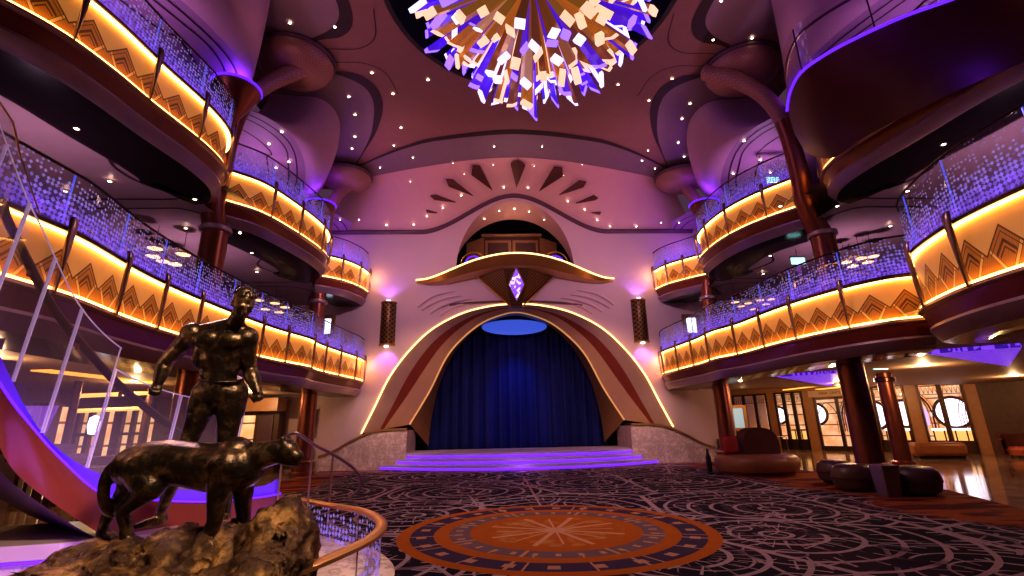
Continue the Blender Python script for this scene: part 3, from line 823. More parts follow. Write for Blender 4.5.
# sconces
for s, nm in ((-1, 'left'), (1, 'right')):
    x = s*5.62+AX*.3
    w = root('wall_sconce', 'tall dark lattice wall sconce with violet glow, %s of the stage arch' % nm, 'wall lamp', 'stage sconces', (x, 21, 5.1))
    MB().lathe([(.30, 0), (.33, .1), (.33, 1.75), (.30, 1.85)], (0, 0, 0), 14, 0, PI, 2*PI).build('lattice_body', M['sconce'], w)
    for z in (-.05, 1.84): MB().lathe([(.01, 0), (.35, 0), (.35, .06), (.01, .06)], (0, 0, z), 14, 0, PI, 2*PI).build('end_cap', M['deepgold'], w)
    for z in (-.1, 1.93): MB().lathe([(.01, -.02), (.10, -.02), (.10, .03), (.01, .03)], (0, -.16, z), 12).build('lamp', M['glow_white'], w)
    light('SPOT', 'sconce_up_lamp', (x, 20.68, 7.05), (.35, .12, 1), 60, .08, target=(x, 20.9, 9), spot=120)
    light('SPOT', 'sconce_down_lamp', (x, 20.68, 4.95), (.35, .12, 1), 60, .08, target=(x, 20.9, 3), spot=120)

# sun-ray wedges on the pink canopy
wq = lambda x, y: (350+x/3.0118, 140+y/3.0118)
WED = [((500, 145), (505, 62), 22), ((430, 152), (368, 80), 20), ((370, 167), (288, 122), 12), ((318, 190), (242, 170), 8), ((262, 219), (227, 216), 4),
       ((570, 153), (638, 85), 20), ((632, 167), (712, 127), 12), ((682, 190), (748, 174), 8), ((728, 221), (756, 219), 4)]
WN = ['tall bronze ray wedge pointing straight down at the canopy centre', 'large bronze ray wedge just left of the central ray', 'slim bronze ray wedge second to the left of centre', 'thin bronze ray wedge third to the left of centre', 'tiny outermost bronze ray wedge on the left',
      'large bronze ray wedge just right of the central ray', 'slim bronze ray wedge second to the right of centre', 'thin bronze ray wedge third to the right of centre', 'tiny outermost bronze ray wedge on the right']
for (a, b, w), nm in zip(WED, WN):
    ax, ay = a; bx, by = b; dx, dy = bx-ax, by-ay; L_ = math.hypot(dx, dy); nx, ny = -dy/L_, dx/L_
    k = .83
    pp = [(ax, ay), (ax+dx*k+nx*w, ay+dy*k+ny*w), (bx, by), (ax+dx*k-nx*w, ay+dy*k-ny*w)]
    P3 = [tymp_hit(*wq(*p)) for p in pp]; P3 = [p + (EYE-p).normalized()*.3 for p in P3]
    c = P3[0]
    mb = MB(); up = Vector((0, 0, .05)); vs = [p-c for p in P3] + [p-c+up for p in P3]
    mb.add(vs, [[0, 1, 2, 3], [4, 5, 6, 7], [0, 1, 5, 4], [1, 2, 6, 5], [2, 3, 7, 6], [3, 0, 4, 7]])
    o = mb.build('ray_wedge', M['wedge'], None, False); o.location = c
    tag(o, nm + ' ceiling', 'ceiling ornament', 'sun-ray wedges')

# ------------------------------------------------------------------ columns
def column(x, y, side, which, pix, ys, disc, cap, k=1.0, z_ring=6.45):
    """bronze column whose upper shaft leans inward and sweeps into a woven shell under the ceiling"""
    r = root('column', which, 'column', 'bronze columns', (x, y, 0))
    MB().lathe([(.44, 0), (.44, .12), (.38, .16), (.38, .42), (.42, .46), (.42, .54), (.33, .58)], (0, 0, 0), 24).build('base', M['bronze'], r)
    MB().lathe([(.40, .47), (.44, .48), (.44, .53), (.40, .54)], (0, 0, 0), 24).build('brass_ring', M['brass'], r)
    MB().lathe([(.31, .55), (.30, 3.0), (.30, z_ring)], (0, 0, 0), 24).build('shaft', M['bronze'], r)
    MB().lathe([(.30, 0), (.36, .02), (.38, .08), (.36, .14), (.30, .16)], (0, 0, z_ring), 24).build('collar', M['silver'], r)
    O = Vector((x, y, 0)); d = Vector(disc)-O; c = Vector(cap)-O
    path = spline([(0, 0, z_ring)] + [onY(px, py, Y)-O for (px, py), Y in zip(pix, ys)], -30)
    MB().tube(path[:17], [.29-.0045*i for i in range(17)], 16).build('upper_shaft', M['bronze'], r)
    MB().tube(path[16:], [(.215+.004*i)*k for i in range(15)], 16).build('branch', M['shell'], r)
    MB().lathe([(.14, -1.0), (.20, -.8), (.36, -.5), (.52, -.2), (.60, -.05), (.58, 0), (.01, 0)], tuple(d), 28).build('bronze_bowl', M['bronze'], r)
    MB().tube([(d.x*.6, d.y*.6, d.z-2.4), (d.x, d.y, d.z-.95)], [.1, .15], 12).build('bowl_stem', M['bronze'], r)
    MB().lathe([(.58, .0), (.62, .005), (.62, .05), (.58, .05)], tuple(d), 28).build('halo_ring', M['led_purple'], r)
    sh = MB().lathe([(.02, -.62), (.4, -.60), (.8, -.50), (1.02, -.32), (1.14, -.12), (1.12, .0)], (0, 0, 0), 32, 0, 0, 2*PI, 1, .95).build('shell_capital', M['shell'], r)
    sh.location = c; sh.scale = (k, k, 1)
    MB().lathe([(1.08, -.06), (1.17, -.05), (1.20, .02), (1.15, .08)], (0, 0, 0), 32, 0, 0, 2*PI, 1, .95).build('capital_rim', M['plum'], sh)
    light('POINT', 'halo_lamp', (disc[0], disc[1], disc[2]+.25), (.26, .05, 1), 40, .3)
    return r
PXL = [(213, 205), (221, 168), (231, 132), (243, 106), (264, 86), (298, 70), (326, 63)]; YL = [11.6, 11.55, 11.5, 11.6, 11.9, 12.3, 12.7]
PXR = [(806, 205), (798, 168), (787, 132), (775, 108), (756, 90), (728, 77), (706, 72)]
column(-8.0, 11.6, -1, 'near left bronze column rising behind the bronze man', PXL, YL, (-7.75, 11.1, 10.35), (-6.98, 12.5, 12.5))
column(8.2, 12.1, 1, 'near right bronze column with leather poufs round its base', PXR, [12.0, 11.9, 11.8, 11.8, 12.0, 12.3, 12.7], (8.1, 11.2, 10.4), (7.1, 12.6, 12.5))
FXL = [(327, 228), (329, 213), (333, 203), (338, 195), (345, 188), (354, 181)]; FY = [19.0, 18.95, 18.9, 18.95, 19.1, 19.3]
FXR = [(703, 226), (700, 211), (697, 203), (693, 196), (687, 189), (680, 183)]
column(-8.0, 19.0, -1, 'far left bronze column close to the back wall', FXL, FY, (-7.9, 18.0, 10.3), (-7.35, 19.15, 12.25), .95)
column(8.0, 19.0, 1, 'far right bronze column behind the round banquette', FXR, FY, (7.9, 18.0, 10.3), (7.55, 19.2, 12.25), .95)
# second plainer column behind the near right one
r = root('column', 'slimmer plain dark column behind the near right bronze column', 'column', 'bronze columns', (11.6, 15.2, 0))
MB().lathe([(.30, 0), (.30, .3), (.23, .34), (.22, 2.98)], (0, 0, 0), 20).build('shaft', M['bronze'], r)
MB().lathe([(.23, 2.7), (.28, 2.72), (.28, 2.84), (.23, 2.86)], (0, 0, 0), 20).build('collar', M['rail'], r)

# ------------------------------------------------------------------ chandelier
ch = root('chandelier', 'huge sunburst chandelier of radiating lit bars in the round ceiling recess', 'chandelier', loc=(CH[0], CH[1], 12.9))
MB().lathe([(.01, .5), (1.0, .5), (.9, .2), (.7, -.1), (.4, -.35), (.01, -.45)], (0, 0, 0), 24).build('core', M['bronze'], ch)
MB().lathe([(1.3, .58), (1.3, .5), (.01, .5)], (0, 0, 0), 32).build('mounting_plate', M['dark'], ch)
dirs = []
NB = 290
for i in range(NB):
    z = 1-(i+.5)/NB; a = i*2.399963
    rr = math.sqrt(max(0, 1-z*z)); d = Vector((rr*math.cos(a), rr*math.sin(a), -z))
    if z < .12: continue
    dirs.append(d)
dirs = [d for d in dirs if d.y > -.45]
dirs.sort(key=lambda d: -(d.y*.8 - d.z*.5 + random.random()*.5))
def bar_geo(mb, d, r0, r1, w, h, mi, rot, s0=0, s1=0):
    x = d.cross(Vector((0, 0, 1))); x = x.normalized() if x.length > .01 else Vector((1, 0, 0)); y = d.cross(x)
    x, y = x*math.cos(rot)+y*math.sin(rot), -x*math.sin(rot)+y*math.cos(rot)
    vs = []
    for r_ in (r0, r1):
        f = .45 if r_ == r0 and r0 < 1.5 else 1
        for a, b in ((-1, -1), (1, -1), (1, 1), (-1, 1)): vs.append(d*(r_+(s0 if r_ == r0 else s1)*a) + x*a*w/2*f + y*b*h/2*f)
    mb.add(vs, [[3, 2, 1, 0], [4, 5, 6, 7], [0, 1, 5, 4], [1, 2, 6, 5], [2, 3, 7, 6], [3, 0, 4, 7]], None, mi)
rest = MB()
for i, d in enumerate(dirs):
    low = -d.z; k = random.random()
    r1 = random.uniform(2.45, 3.45)*(.93+.07*low); w = random.uniform(.15, .30); h = random.uniform(.12, .22); rot = random.uniform(-.6, .6)
    far = d.y > .35 and random.random() < .55 or abs(d.x) > .75 and random.random() < .7
    bm_ = 'bar_violet' if (far or k < .22) else ('bar_gold' if k < .6 else ('bar_brown' if k < .88 else 'bar_pale'))
    tp = ('tip_p' if k < .35 else 'tip_w') if bm_ == 'bar_violet' else ('tip_g' if k < .75 else 'tip_w')
    tl_ = random.uniform(.06, .12); sn = random.uniform(-.16, .16); strip = random.random() < .5; sl = random.uniform(.5, 1.5); sw = random.choice((-1, 1))
    if i < 100:
        mb = MB(); bar_geo(mb, d, .55, r1, w, h, 0, rot, 0, sn); o = mb.build('bar', M[bm_], ch, False)
        mb = MB(); bar_geo(mb, d, r1+.001, r1+tl_, w*1.02, h*1.02, 0, rot, sn, sn)
        if strip: bar_geo(mb, d, r1-sl, r1+.001, w*.6, h*1.06, 0, rot, 0, sn*.6)
        mb.build('lit_tip', M[tp], o, False)
    else:
        mi = {'bar_violet': 0, 'bar_gold': 1, 'bar_brown': 2, 'bar_pale': 3}[bm_]
        bar_geo(rest, d, .55, r1, w, h, mi, rot, 0, sn); bar_geo(rest, d, r1+.001, r1+tl_, w*1.02, h*1.02, {'tip_p': 4, 'tip_w': 5, 'tip_g': 6}[tp], rot, sn, sn)
o = rest.build('bar_cluster', [M[k] for k in ('bar_violet', 'bar_gold', 'bar_brown', 'bar_pale', 'tip_p', 'tip_w', 'tip_g')], ch, False); o['kind'] = 'stuff'

# ------------------------------------------------------------------ landing at top right
ld = root('stair_landing', 'dark maroon stair landing with violet lit edge hanging at the top right', 'landing', loc=(6.5, 7, 8))
inv = Vector((-6.5, -7, -8))
ledp = [onZ(px, py, 8.6) for px, py in ((1250, -150), (1130, -85), (1060, -45), (1005, -20), (955, 0), (902, 19), (850, 43), (820, 60), (801, 75), (791, 94), (788, 112))]
undp = [onZ(px, py, z) for px, py, z in ((1250, -20, 6.9), (1150, 15, 6.9), (1070, 44, 6.92), (1024, 62, 6.95), (977, 82, 7.0), (921, 108, 7.05), (865, 137, 7.15), (832, 158, 7.3), (808, 153, 7.8), (795, 135, 8.2))]
LD, UN = spline(ledp, -50), spline(undp, -50)
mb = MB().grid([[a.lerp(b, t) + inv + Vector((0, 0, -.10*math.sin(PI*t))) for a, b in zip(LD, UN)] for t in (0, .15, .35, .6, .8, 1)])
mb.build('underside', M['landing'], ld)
MB().tube([p+inv+Vector((-.02, 0, .03)) for p in LD], .03, 6).build('violet_led_edge', M['led_purple'], ld)
mb = MB().grid([[p+inv+Vector((0, 0, .06)) for p in LD], [p+inv+Vector((1.5, .6, .06)) for p in LD]]); mb.build('landing_floor', M['plum'], ld)
n = len(LD)
for j in range(5):
    idx = range(j*10, j*10+11)
    mb = MB().grid([[LD[i]+inv+Vector((.02, 0, .06)) for i in idx], [LD[i]+inv+Vector((.02, 0, 1.15)) for i in idx]])
    mb.build('glass_panel', M['glass'], ld)
    if j: MB().tube([LD[j*10]+inv+Vector((.02, 0, .06)), LD[j*10]+inv+Vector((.02, 0, 1.15))], .015, 6).build('glass_joint', M['rail'], ld)
MB().tube([p+inv+Vector((.12, 0, 1.0)) for p in LD], .03, 8).build('handrail', M['dkwood'], ld)
light('AREA', 'landing_wash', (4.9, 6.2, 8.9), (.22, .03, 1), 22, .6, target=(6.2, 7.6, 8.4))

# ------------------------------------------------------------------ grand stair on the left
sr = root('grand_stair', 'curved maroon staircase with glass balustrade and violet light behind the statue', 'staircase', loc=(-5, 5, 0))
inv = Vector((5, -5, 0))
TOPP = [(-70, 205, 4.0), (-25, 310, 4.3), (0, 356, 4.45), (37, 426, 4.6), (78, 463, 4.85), (120, 480, 5.1), (165, 488, 5.4), (215, 490, 5.7), (262, 486, 5.95), (278, 478, 6.05)]
LOWP = [(-70, 235, 4.0), (-25, 338, 4.3), (0, 383, 4.45), (25, 418, 4.58), (61, 459, 4.8), (102, 493, 5.05), (150, 499, 5.35), (205, 501, 5.65), (255, 497, 5.95), (279, 493, 6.05)]
BOTP = [(-70, 330, 4.0), (-25, 425, 4.3), (0, 471, 4.45), (41, 504, 4.6), (94, 537, 4.85), (130, 548, 5.1), (170, 550, 5.4), (215, 548, 5.7), (262, 540, 5.95), (281, 535, 6.05)]
TPp, LWp, BTp = (spline([at(*p) for p in x], -60) for x in (TOPP, LOWP, BOTP))
sh_ = Vector((-.0, .0, 0))
mb = MB().grid([[a+inv for a in TPp], [a+inv+Vector((.02, -.02, 0)) for a in LWp]])
mb.build('violet_light_trough', pm('violet_trough', (.16, .05, .5), .4, em=(.14, .02, 1), es=.40, var=.4, vs=2), sr)
mb = MB().grid([[a.lerp(b, t)+inv+Vector((.05+.12*t, -.05, 0)) for a, b in zip(LWp, BTp)] for t in (0, .3, .6, 1)]); mb.build('maroon_stringer', M['maroon'], sr)
MB().tube([a+inv+Vector((.05, -.06, .0)) for a in LWp], .012, 6).build('led_line', M['led_purple'], sr)
mb = MB().grid([[a+inv for a in BTp], [a+inv+Vector((-1.6, 1.1, .05)) for a in BTp]]); mb.build('stair_underside', M['plum'], sr)
# treads
nT = 18
for k in range(nT):
    i = int(4+k*(52/nT)); a = TPp[i]; b = TPp[min(60, i+3)]; w = Vector((-1.5, 1.0, 0))
    z = a.z+.02
    vs = [a+Vector((-.06, .05, 0)), b+Vector((-.06, .05, 0)), b+w, a+w]
    mb = MB().prism([(0, 0), (1, 0), (2, 0), (3, 0)], lambda *_: (0, 0, 0), lambda *_: (0, 0, 0)) if False else MB()
    lo = [Vector((v.x, v.y, z-.12))+inv for v in vs]; hi = [Vector((v.x, v.y, z-.02))+inv for v in vs]
    mb.add(lo+hi, [[3, 2, 1, 0], [4, 5, 6, 7], [0, 1, 5, 4], [1, 2, 6, 5], [2, 3, 7, 6], [3, 0, 4, 7]])
    mb.build('tread', M['plum'], sr, False)
# balustrade glass
hg = [1.15, 1.15, 1.15, 1.12, 1.1, 1.05, 1.0, .95]
cuts = [0, 7, 14, 21, 28, 35, 44, 53, 60]
upv = Vector((.10, -.02, 1.0))
for j in range(8):
    idx = list(range(cuts[j], cuts[j+1]+1)); h0, h1 = 1.2, 1.2
    top = [TPp[i]+inv+upv*(1.22 if j < 5 else (1.0 if j < 7 else .3)) for i in idx]
    if j < 7:
        a, b = top[0], top[-1]
        MB().grid([[TPp[i]+inv for i in idx], top]).build('glass_panel', M['glass_hazy'], sr)
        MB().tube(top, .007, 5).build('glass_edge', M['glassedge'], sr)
        for e in (idx[0], idx[-1]):
            off = (.012 if e == idx[0] else -.012)
            q_ = TPp[e]+inv+Vector((off, 0, 0))
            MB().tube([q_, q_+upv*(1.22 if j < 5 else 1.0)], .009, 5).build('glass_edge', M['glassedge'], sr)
hr = spline([at(3, 205, 5.35), at(10, 226, 5.4), at(49, 301, 5.6), at(81, 343, 5.75), at(120, 386, 5.95), at(167, 424, 6.2), at(190, 440, 6.4)], .12)
MB().tube([p+inv for p in hr], .045, 8).build('handrail', M['dkwood'], sr)
for k in (6, 14, 20, 26):
    if k < len(hr): MB().tube([hr[k]+inv+Vector((0, 0, -.03)), hr[k]+inv+Vector((.05, -.05, -.12))], .02, 6).build('handrail_bracket', M['brass'], sr)
# short stair glass seen edge-on at the left border
gp = [at(-30, 60, 3.6), at(8, 118, 3.9), at(21, 158, 4.0)]
mb = MB(); a = [at(-40, 20, 3.6), at(0, 103, 3.8), at(13, 122, 3.9), at(21, 158, 4.0)]; b = [at(-40, 200, 3.6), at(-2, 228, 3.8), at(0, 222, 3.9), at(5, 210, 4.0)]
gsh = root('glass_screen', 'frameless glass screen with thin bright edge at the upper left border', 'glass screen', loc=tuple(a[1]))
mb.grid([[p-a[1] for p in a], [p-a[1] for p in b]]).build('pane', M['glass_hazy'], gsh)
MB().tube([p-a[1] for p in a], .008, 5).build('edge', M['lip'], gsh)
MB().tube([a[3]-a[1], at(40, 215, 4.1)-a[1]], .006, 5).build('lower_edge', M['lip'], gsh)

# ------------------------------------------------------------------ statue dais with curved glass
rail_z, base_z = .68, .30
rp = [(-4.0, 2.6), (-3.0, 2.75), (-2.55, 3.15), (-2.3, 3.65), (-2.16, 4.05), (-2.06, 4.5), (-2.06, 5.0), (-2.2, 5.5), (-2.52, 6.05), (-3.0, 6.5), (-3.6, 7.1)]
RP = spline(rp, .12)
dp = [(p.x, p.y) for p in RP]
dpo = [(p.x+.14, p.y+.02) for p in RP] + [(-6.2, 7.1), (-6.2, 2.6)]
struct(MB().prism(dpo, lambda x, y: (x, y, .0), lambda x, y: (x, y, base_z)).build('floor_dais', M['dais'], smooth=False))
bal = root('glass_balustrade', 'low curved glass balustrade with broad bronze top rail around the statue', 'balustrade', loc=(-2.06, 4.5, base_z))
inv = Vector((2.06, -4.5, -base_z))
L = lens(RP); n = len(RP); cuts = list(range(0, n, 8)); cuts[-1] = n-1
for a, b in zip(cuts, cuts[1:]):
    idx = range(a, b+1)
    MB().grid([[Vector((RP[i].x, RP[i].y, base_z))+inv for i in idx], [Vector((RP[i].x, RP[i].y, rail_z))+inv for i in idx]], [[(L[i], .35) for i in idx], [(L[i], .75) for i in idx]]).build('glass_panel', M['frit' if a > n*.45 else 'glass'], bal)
    MB().tube([Vector((RP[b].x, RP[b].y, base_z))+inv, Vector((RP[b].x, RP[b].y, rail_z))+inv], .007, 5).build('glass_joint', M['silver'], bal)
rows = []
nr = []
for i in range(n):
    t = (RP[min(i+1, n-1)]-RP[max(i-1, 0)]).normalized(); nr.append(Vector((t.y, -t.x, 0)))
for o_, z in ((-.05, 0), (-.055, .03), (-.03, .045), (.03, .045), (.055, .03), (.05, 0), (-.05, 0)):
    rows.append([Vector((RP[i].x, RP[i].y, rail_z+z))+nr[i]*o_+inv for i in range(n)])
MB().grid(rows).build('top_rail', M['brass'], bal)
light('POINT', 'dais_violet', (-3.4, 6.0, .45), (.25, .08, 1), 6, .1)
# beige ledge at the foot of the stair, lit violet below
lg = root('marble_ledge', 'beige marble ledge with violet light beneath in the lower left corner', 'ledge', loc=(-6, 4.5, 0))
inv = Vector((6, -4.5, 0))
lpts = [onZ(px, py, .60) for px, py in ((-120, 556), (0, 547), (60, 543), (110, 538), (170, 532))]
lb = [p+Vector((-.5, 1.3, 0)) for p in reversed(lpts)]
out = [(p.x-(-6), p.y-4.5) for p in lpts+lb]
MB().prism(out, lambda x, y: (x, y, .46), lambda x, y: (x, y, .60)).build('slab', M['beige'], lg, False, .01)
mb = MB().grid([[p+inv+Vector((-.02, .05, -.14)) for p in lpts], [p+inv+Vector((-.02, .05, -.60)) for p in lpts]]); mb.build('riser', M['dais'], lg)
MB().tube([p+inv+Vector((0, .02, -.16)) for p in lpts], .015, 6).build('violet_led_strip', M['led_purple'], lg)
light('POINT', 'ledge_warm', (-4.6, 3.6, 2.2), (1, .6, .4), 12, .3)  # unseen warm light added to brighten the ledge slab
light('AREA', 'ledge_wash', tuple(lpts[1]+Vector((.5, -.8, -.1))), (.3, .1, 1), 10, .4, target=tuple(lpts[1]+Vector((0, 0, -.3))))
# bronze handrail with two posts beside the balustrade
hrl = root('stair_handrail', 'slender curved bronze handrail on two posts right of the bronze cat', 'handrail', loc=tuple(onZ(327, 520, 0)))
HP = [at(280, 446, 6.0), at(286, 437, 6.05), at(297, 433.5, 6.15), at(313, 444, 6.3), at(334, 455, 6.5), at(351, 466, 6.7), at(361, 478, 6.85), at(359, 489, 6.9), at(350, 497, 6.85)]
inv = -hrl.location
MB().tube([p+inv for p in spline(HP, .05)], .022, 8).build('rail', M['silver'], hrl)
for px, py, d in ((313, 445, 6.3), (333, 455, 6.5), (284, 440, 6.05)):
    p = at(px, py, d); MB().tube([Vector((p.x, p.y, .28 if px < 320 else 0))+inv, p+inv], .014, 8).build('post', M['lip'], hrl)

# ------------------------------------------------------------------ bronze statue: man, big cat, rock
def capsule(bm, a, b, ra, rb, seg=14):
    a, b = Vector(a), Vector(b); d = b-a; L_ = d.length
    if L_ < 1e-5: return
    rot = d.to_track_quat('Z', 'Y').to_matrix().to_4x4()
    prof = []
    for k in range(7): t = PI/2*k/6; prof.append((ra*math.sin(t), -ra*math.cos(t)))
    for k in range(7): t = PI/2*k/6; prof.append((rb*math.cos(t), L_+rb*math.sin(t)))
    rings = []
    for r_, z in prof:
        if r_ < 1e-5: rings.append([bm.verts.new(a + rot @ Vector((0, 0, z)))])
        else: rings.append([bm.verts.new(a + rot @ Vector((r_*math.cos(2*PI*k/seg), r_*math.sin(2*PI*k/seg), z))) for k in range(seg)])
    for p, q_ in zip(rings, rings[1:]):
        for k in range(seg):
            l = (k+1) % seg
            if len(p) == 1: bm.faces.new([p[0], q_[l], q_[k]])
            elif len(q_) == 1: bm.faces.new([p[k], p[l], q_[0]])
            else: bm.faces.new([p[k], p[l], q_[l], q_[k]])
def ell(bm, c, r, axes=None):
    m = Matrix.Translation(Vector(c))
    if axes: m = m @ Matrix((axes[0], axes[1], axes[2])).transposed().to_4x4()
    bmesh.ops.create_icosphere(bm, subdivisions=3, radius=1, matrix=m @ Matrix.Diagonal((*r, 1)))
def melt(bm, name, voxel, smooth_it, mat, parent, disp=None):
    """fuse overlapping volumes into one continuous skin"""
    bmesh.ops.recalc_face_normals(bm, faces=bm.faces)
    me = bpy.data.meshes.new(name); bm.to_mesh(me); bm.free()
    o = bpy.data.objects.new(name, me); COL.objects.link(o)
    rm = o.modifiers.new('r', 'REMESH'); rm.mode = 'VOXEL'; rm.voxel_size = voxel
    if smooth_it:
        s_ = o.modifiers.new('s', 'SMOOTH'); s_.factor = .5; s_.iterations = smooth_it
    dg = bpy.context.evaluated_depsgraph_get(); ev = o.evaluated_get(dg)
    me2 = bpy.data.meshes.new_from_object(ev); o.modifiers.clear(); o.data = me2; bpy.data.meshes.remove(me)
    if disp:
        for v in me2.vertices: v.co += v.normal*disp(v.co)
    me2.name = name; me2.materials.clear(); me2.materials.append(mat)
    me2.polygons.foreach_set('use_smooth', [True]*len(me2.polygons)); me2.update()
    if parent: o.parent = parent
    return o
X, Y_, Z = RT.copy(), Vector((FW.x, FW.y, 0)).normalized(), Vector((0, 0, 1))
SB = Vector((-3.35, 3.6, base_z))
sta = root('statue', 'dark bronze statue of a standing athletic man behind a prowling big cat on rock', 'statue', loc=tuple(SB))
def A(px, py, d): return at(px, py, d) - SB
DM, DP = 3.95, 3.55
bm = bmesh.new()
J = dict(head=A(243, 305, DM-.06), neck=A(234, 325, DM), chest=A(221, 345, DM), shR=A(193, 334, DM-.03), shL=A(246, 338, DM+.02), elR=A(165, 363, DM-.02), wrR=A(158, 383, DM-.10),
         elL=A(250, 370, DM+.04), wrL=A(257, 390, DM-.06), waist=A(220, 370, DM), pel=A(219, 390, DM), hipR=A(207, 396, DM), hipL=A(232, 396, DM+.02),
         knR=A(189, 440, DM-.10), anR=A(160, 514, DM+.06), knL=A(226, 448, DM-.04), anL=A(226, 512, DM+.20))
up = (J['neck']-J['pel']).normalized(); sd = (J['shL']-J['shR']).normalized(); fwd = sd.cross(up).normalized()
if fwd.dot(Y_) > 0: fwd = -fwd
# torso
ell(bm, J['chest']+fwd*.0, (.19, .125, .17), (sd, fwd, up))
for s in (-1, 1):
    ell(bm, J['chest']+sd*.085*s+up*.055+fwd*.085, (.095, .05, .072), (sd, fwd, up))          # pectorals
    ell(bm, J['chest']+sd*.13*s-up*.06-fwd*.01, (.065, .10, .16), (sd, fwd, up))             # flanks
    capsule(bm, J['neck']-up*.0+sd*.02*s, (J['shL'] if s > 0 else J['shR'])+up*.015, .062, .05)   # trapezius
    for k in range(3): ell(bm, J['chest']+sd*.042*s-up*(.10+.07*k)+fwd*(.085-.006*k), (.038, .03, .034), (sd, fwd, up))
capsule(bm, J['chest']-up*.1, J['waist'], .135, .118)
capsule(bm, J['waist'], J['pel'], .118, .14)
ell(bm, J['waist']-fwd*.0, (.15, .105, .12), (sd, fwd, up))
ell(bm, J['pel'], (.165, .12, .12), (sd, fwd, up))
capsule(bm, J['chest']+up*.12, J['neck'], .09, .062)
hu = (A(246, 291, DM-.06)-J['neck']).normalized()
capsule(bm, J['neck'], J['head']-hu*.05, .064, .058)
# head turned to his left
look = (X*.62 - Y_*.62 - Z*.22).normalized(); hs = hu.cross(look).normalized(); look = hs.cross(hu).normalized()
H = J['head']
ell(bm, H+hu*.025-look*.012, (.076, .095, .10), (hs, look, hu))
ell(bm, H-hu*.045+look*.03, (.058, .062, .068), (hs, look, hu))       # jaw
ell(bm, H-hu*.088+look*.062, (.026, .024, .022), (hs, look, hu))      # chin
capsule(bm, H+hu*.022+look*.088, H-hu*.022+look*.108, .012, .018, 10)  # nose
for s in (-1, 1):
    ell(bm, H+hu*.034+look*.085+hs*.03*s, (.026, .014, .010), (hs, look, hu))   # brow
    ell(bm, H+hu*.008+look*.078+hs*.03*s, (.016, .012, .010), (hs, look, hu))   # eye
    ell(bm, H-hu*.012+look*.066+hs*.045*s, (.02, .02, .016), (hs, look, hu))    # cheek
    ell(bm, H-hu*.004-look*.012+hs*.077*s, (.012, .02, .032), (hs, look, hu))   # ear
ell(bm, H-hu*.052+look*.088, (.026, .014, .007), (hs, look, hu)); ell(bm, H-hu*.066+look*.085, (.023, .014, .008), (hs, look, hu))  # lips
# arms
for sh, el, wr, s in ((J['shR'], J['elR'], J['wrR'], -1), (J['shL'], J['elL'], J['wrL'], 1)):
    ell(bm, sh, (.098, .092, .095)); capsule(bm, sh, el, .078, .057)
    ell(bm, sh.lerp(el, .45)+fwd*.022, (.055, .055, .06)); ell(bm, sh.lerp(el, .45)-fwd*.025, (.05, .05, .075))
    m = el.lerp(wr, .33); capsule(bm, el, m, .057, .062); capsule(bm, m, wr, .062, .038)
    hd = (wr-el).normalized(); hd = (hd + Vector((0, 0, -.4))).normalized(); hs_ = hd.cross(fwd).normalized(); pf = hs_.cross(hd)
    if pf.dot(fwd) < 0: pf = -pf
    ell(bm, wr+hd*.05, (.044, .03, .055), (hs_, pf, hd))                # palm
    inw = -sd*s                                                       # fingers curl towards the thigh and forward
    ac = (pf*.9 + inw*.25).normalized(); lat = hd.cross(ac).normalized()
    for k in range(4):
        ln = (.034, .04, .038, .03)[k]
        b0 = wr+hd*(.088-.004*abs(k-1.3)) + lat*(.021*(k-1.5)); b1 = b0+hd*ln*.45+ac*ln*.75; b2 = b1-hd*ln*.75+ac*ln*.35; b3 = b2-hd*ln*.3-ac*ln*.6
        capsule(bm, b0, b1, .0115, .0105, 8); capsule(bm, b1, b2, .0105, .010, 8); capsule(bm, b2, b3, .010, .009, 8)
    t0 = wr+hd*.035+lat*.034; t1 = t0+ac*.042+hd*.018; t2 = t1+hd*.028-lat*.028+ac*.004
    capsule(bm, t0, t1, .015, .013, 8); capsule(bm, t1, t2, .013, .011, 8)
# legs
for hp, kn, an, s in ((J['hipR'], J['knR'], J['anR'], -1), (J['hipL'], J['knL'], J['anL'], 1)):
    capsule(bm, hp, kn, .108, .066); ell(bm, hp.lerp(kn, .35)+fwd*.025, (.085, .08, .14), (sd, fwd, (hp-kn).normalized()))
    ell(bm, kn+fwd*.02, (.055, .055, .06)); m = kn.lerp(an, .32)
    capsule(bm, kn, m-fwd*.02, .062, .066); capsule(bm, m-fwd*.02, an, .066, .040)
    ft_ = (fwd*.75 + sd*s*.35); ft_.z = 0; ft_.normalize()
    foot = an-Z*.05
    capsule(bm, an, foot+ft_*-.03, .042, .042); capsule(bm, foot, foot+ft_*.12-Z*.005, .042, .034); capsule(bm, foot+ft_*.12-Z*.005, foot+ft_*.18-Z*.012, .034, .022)
man = melt(bm, 'standing_man', .011, 3, M['statue'], sta)
man['label'] = 'standing bronze man with short hair, fists low, head turned aside'
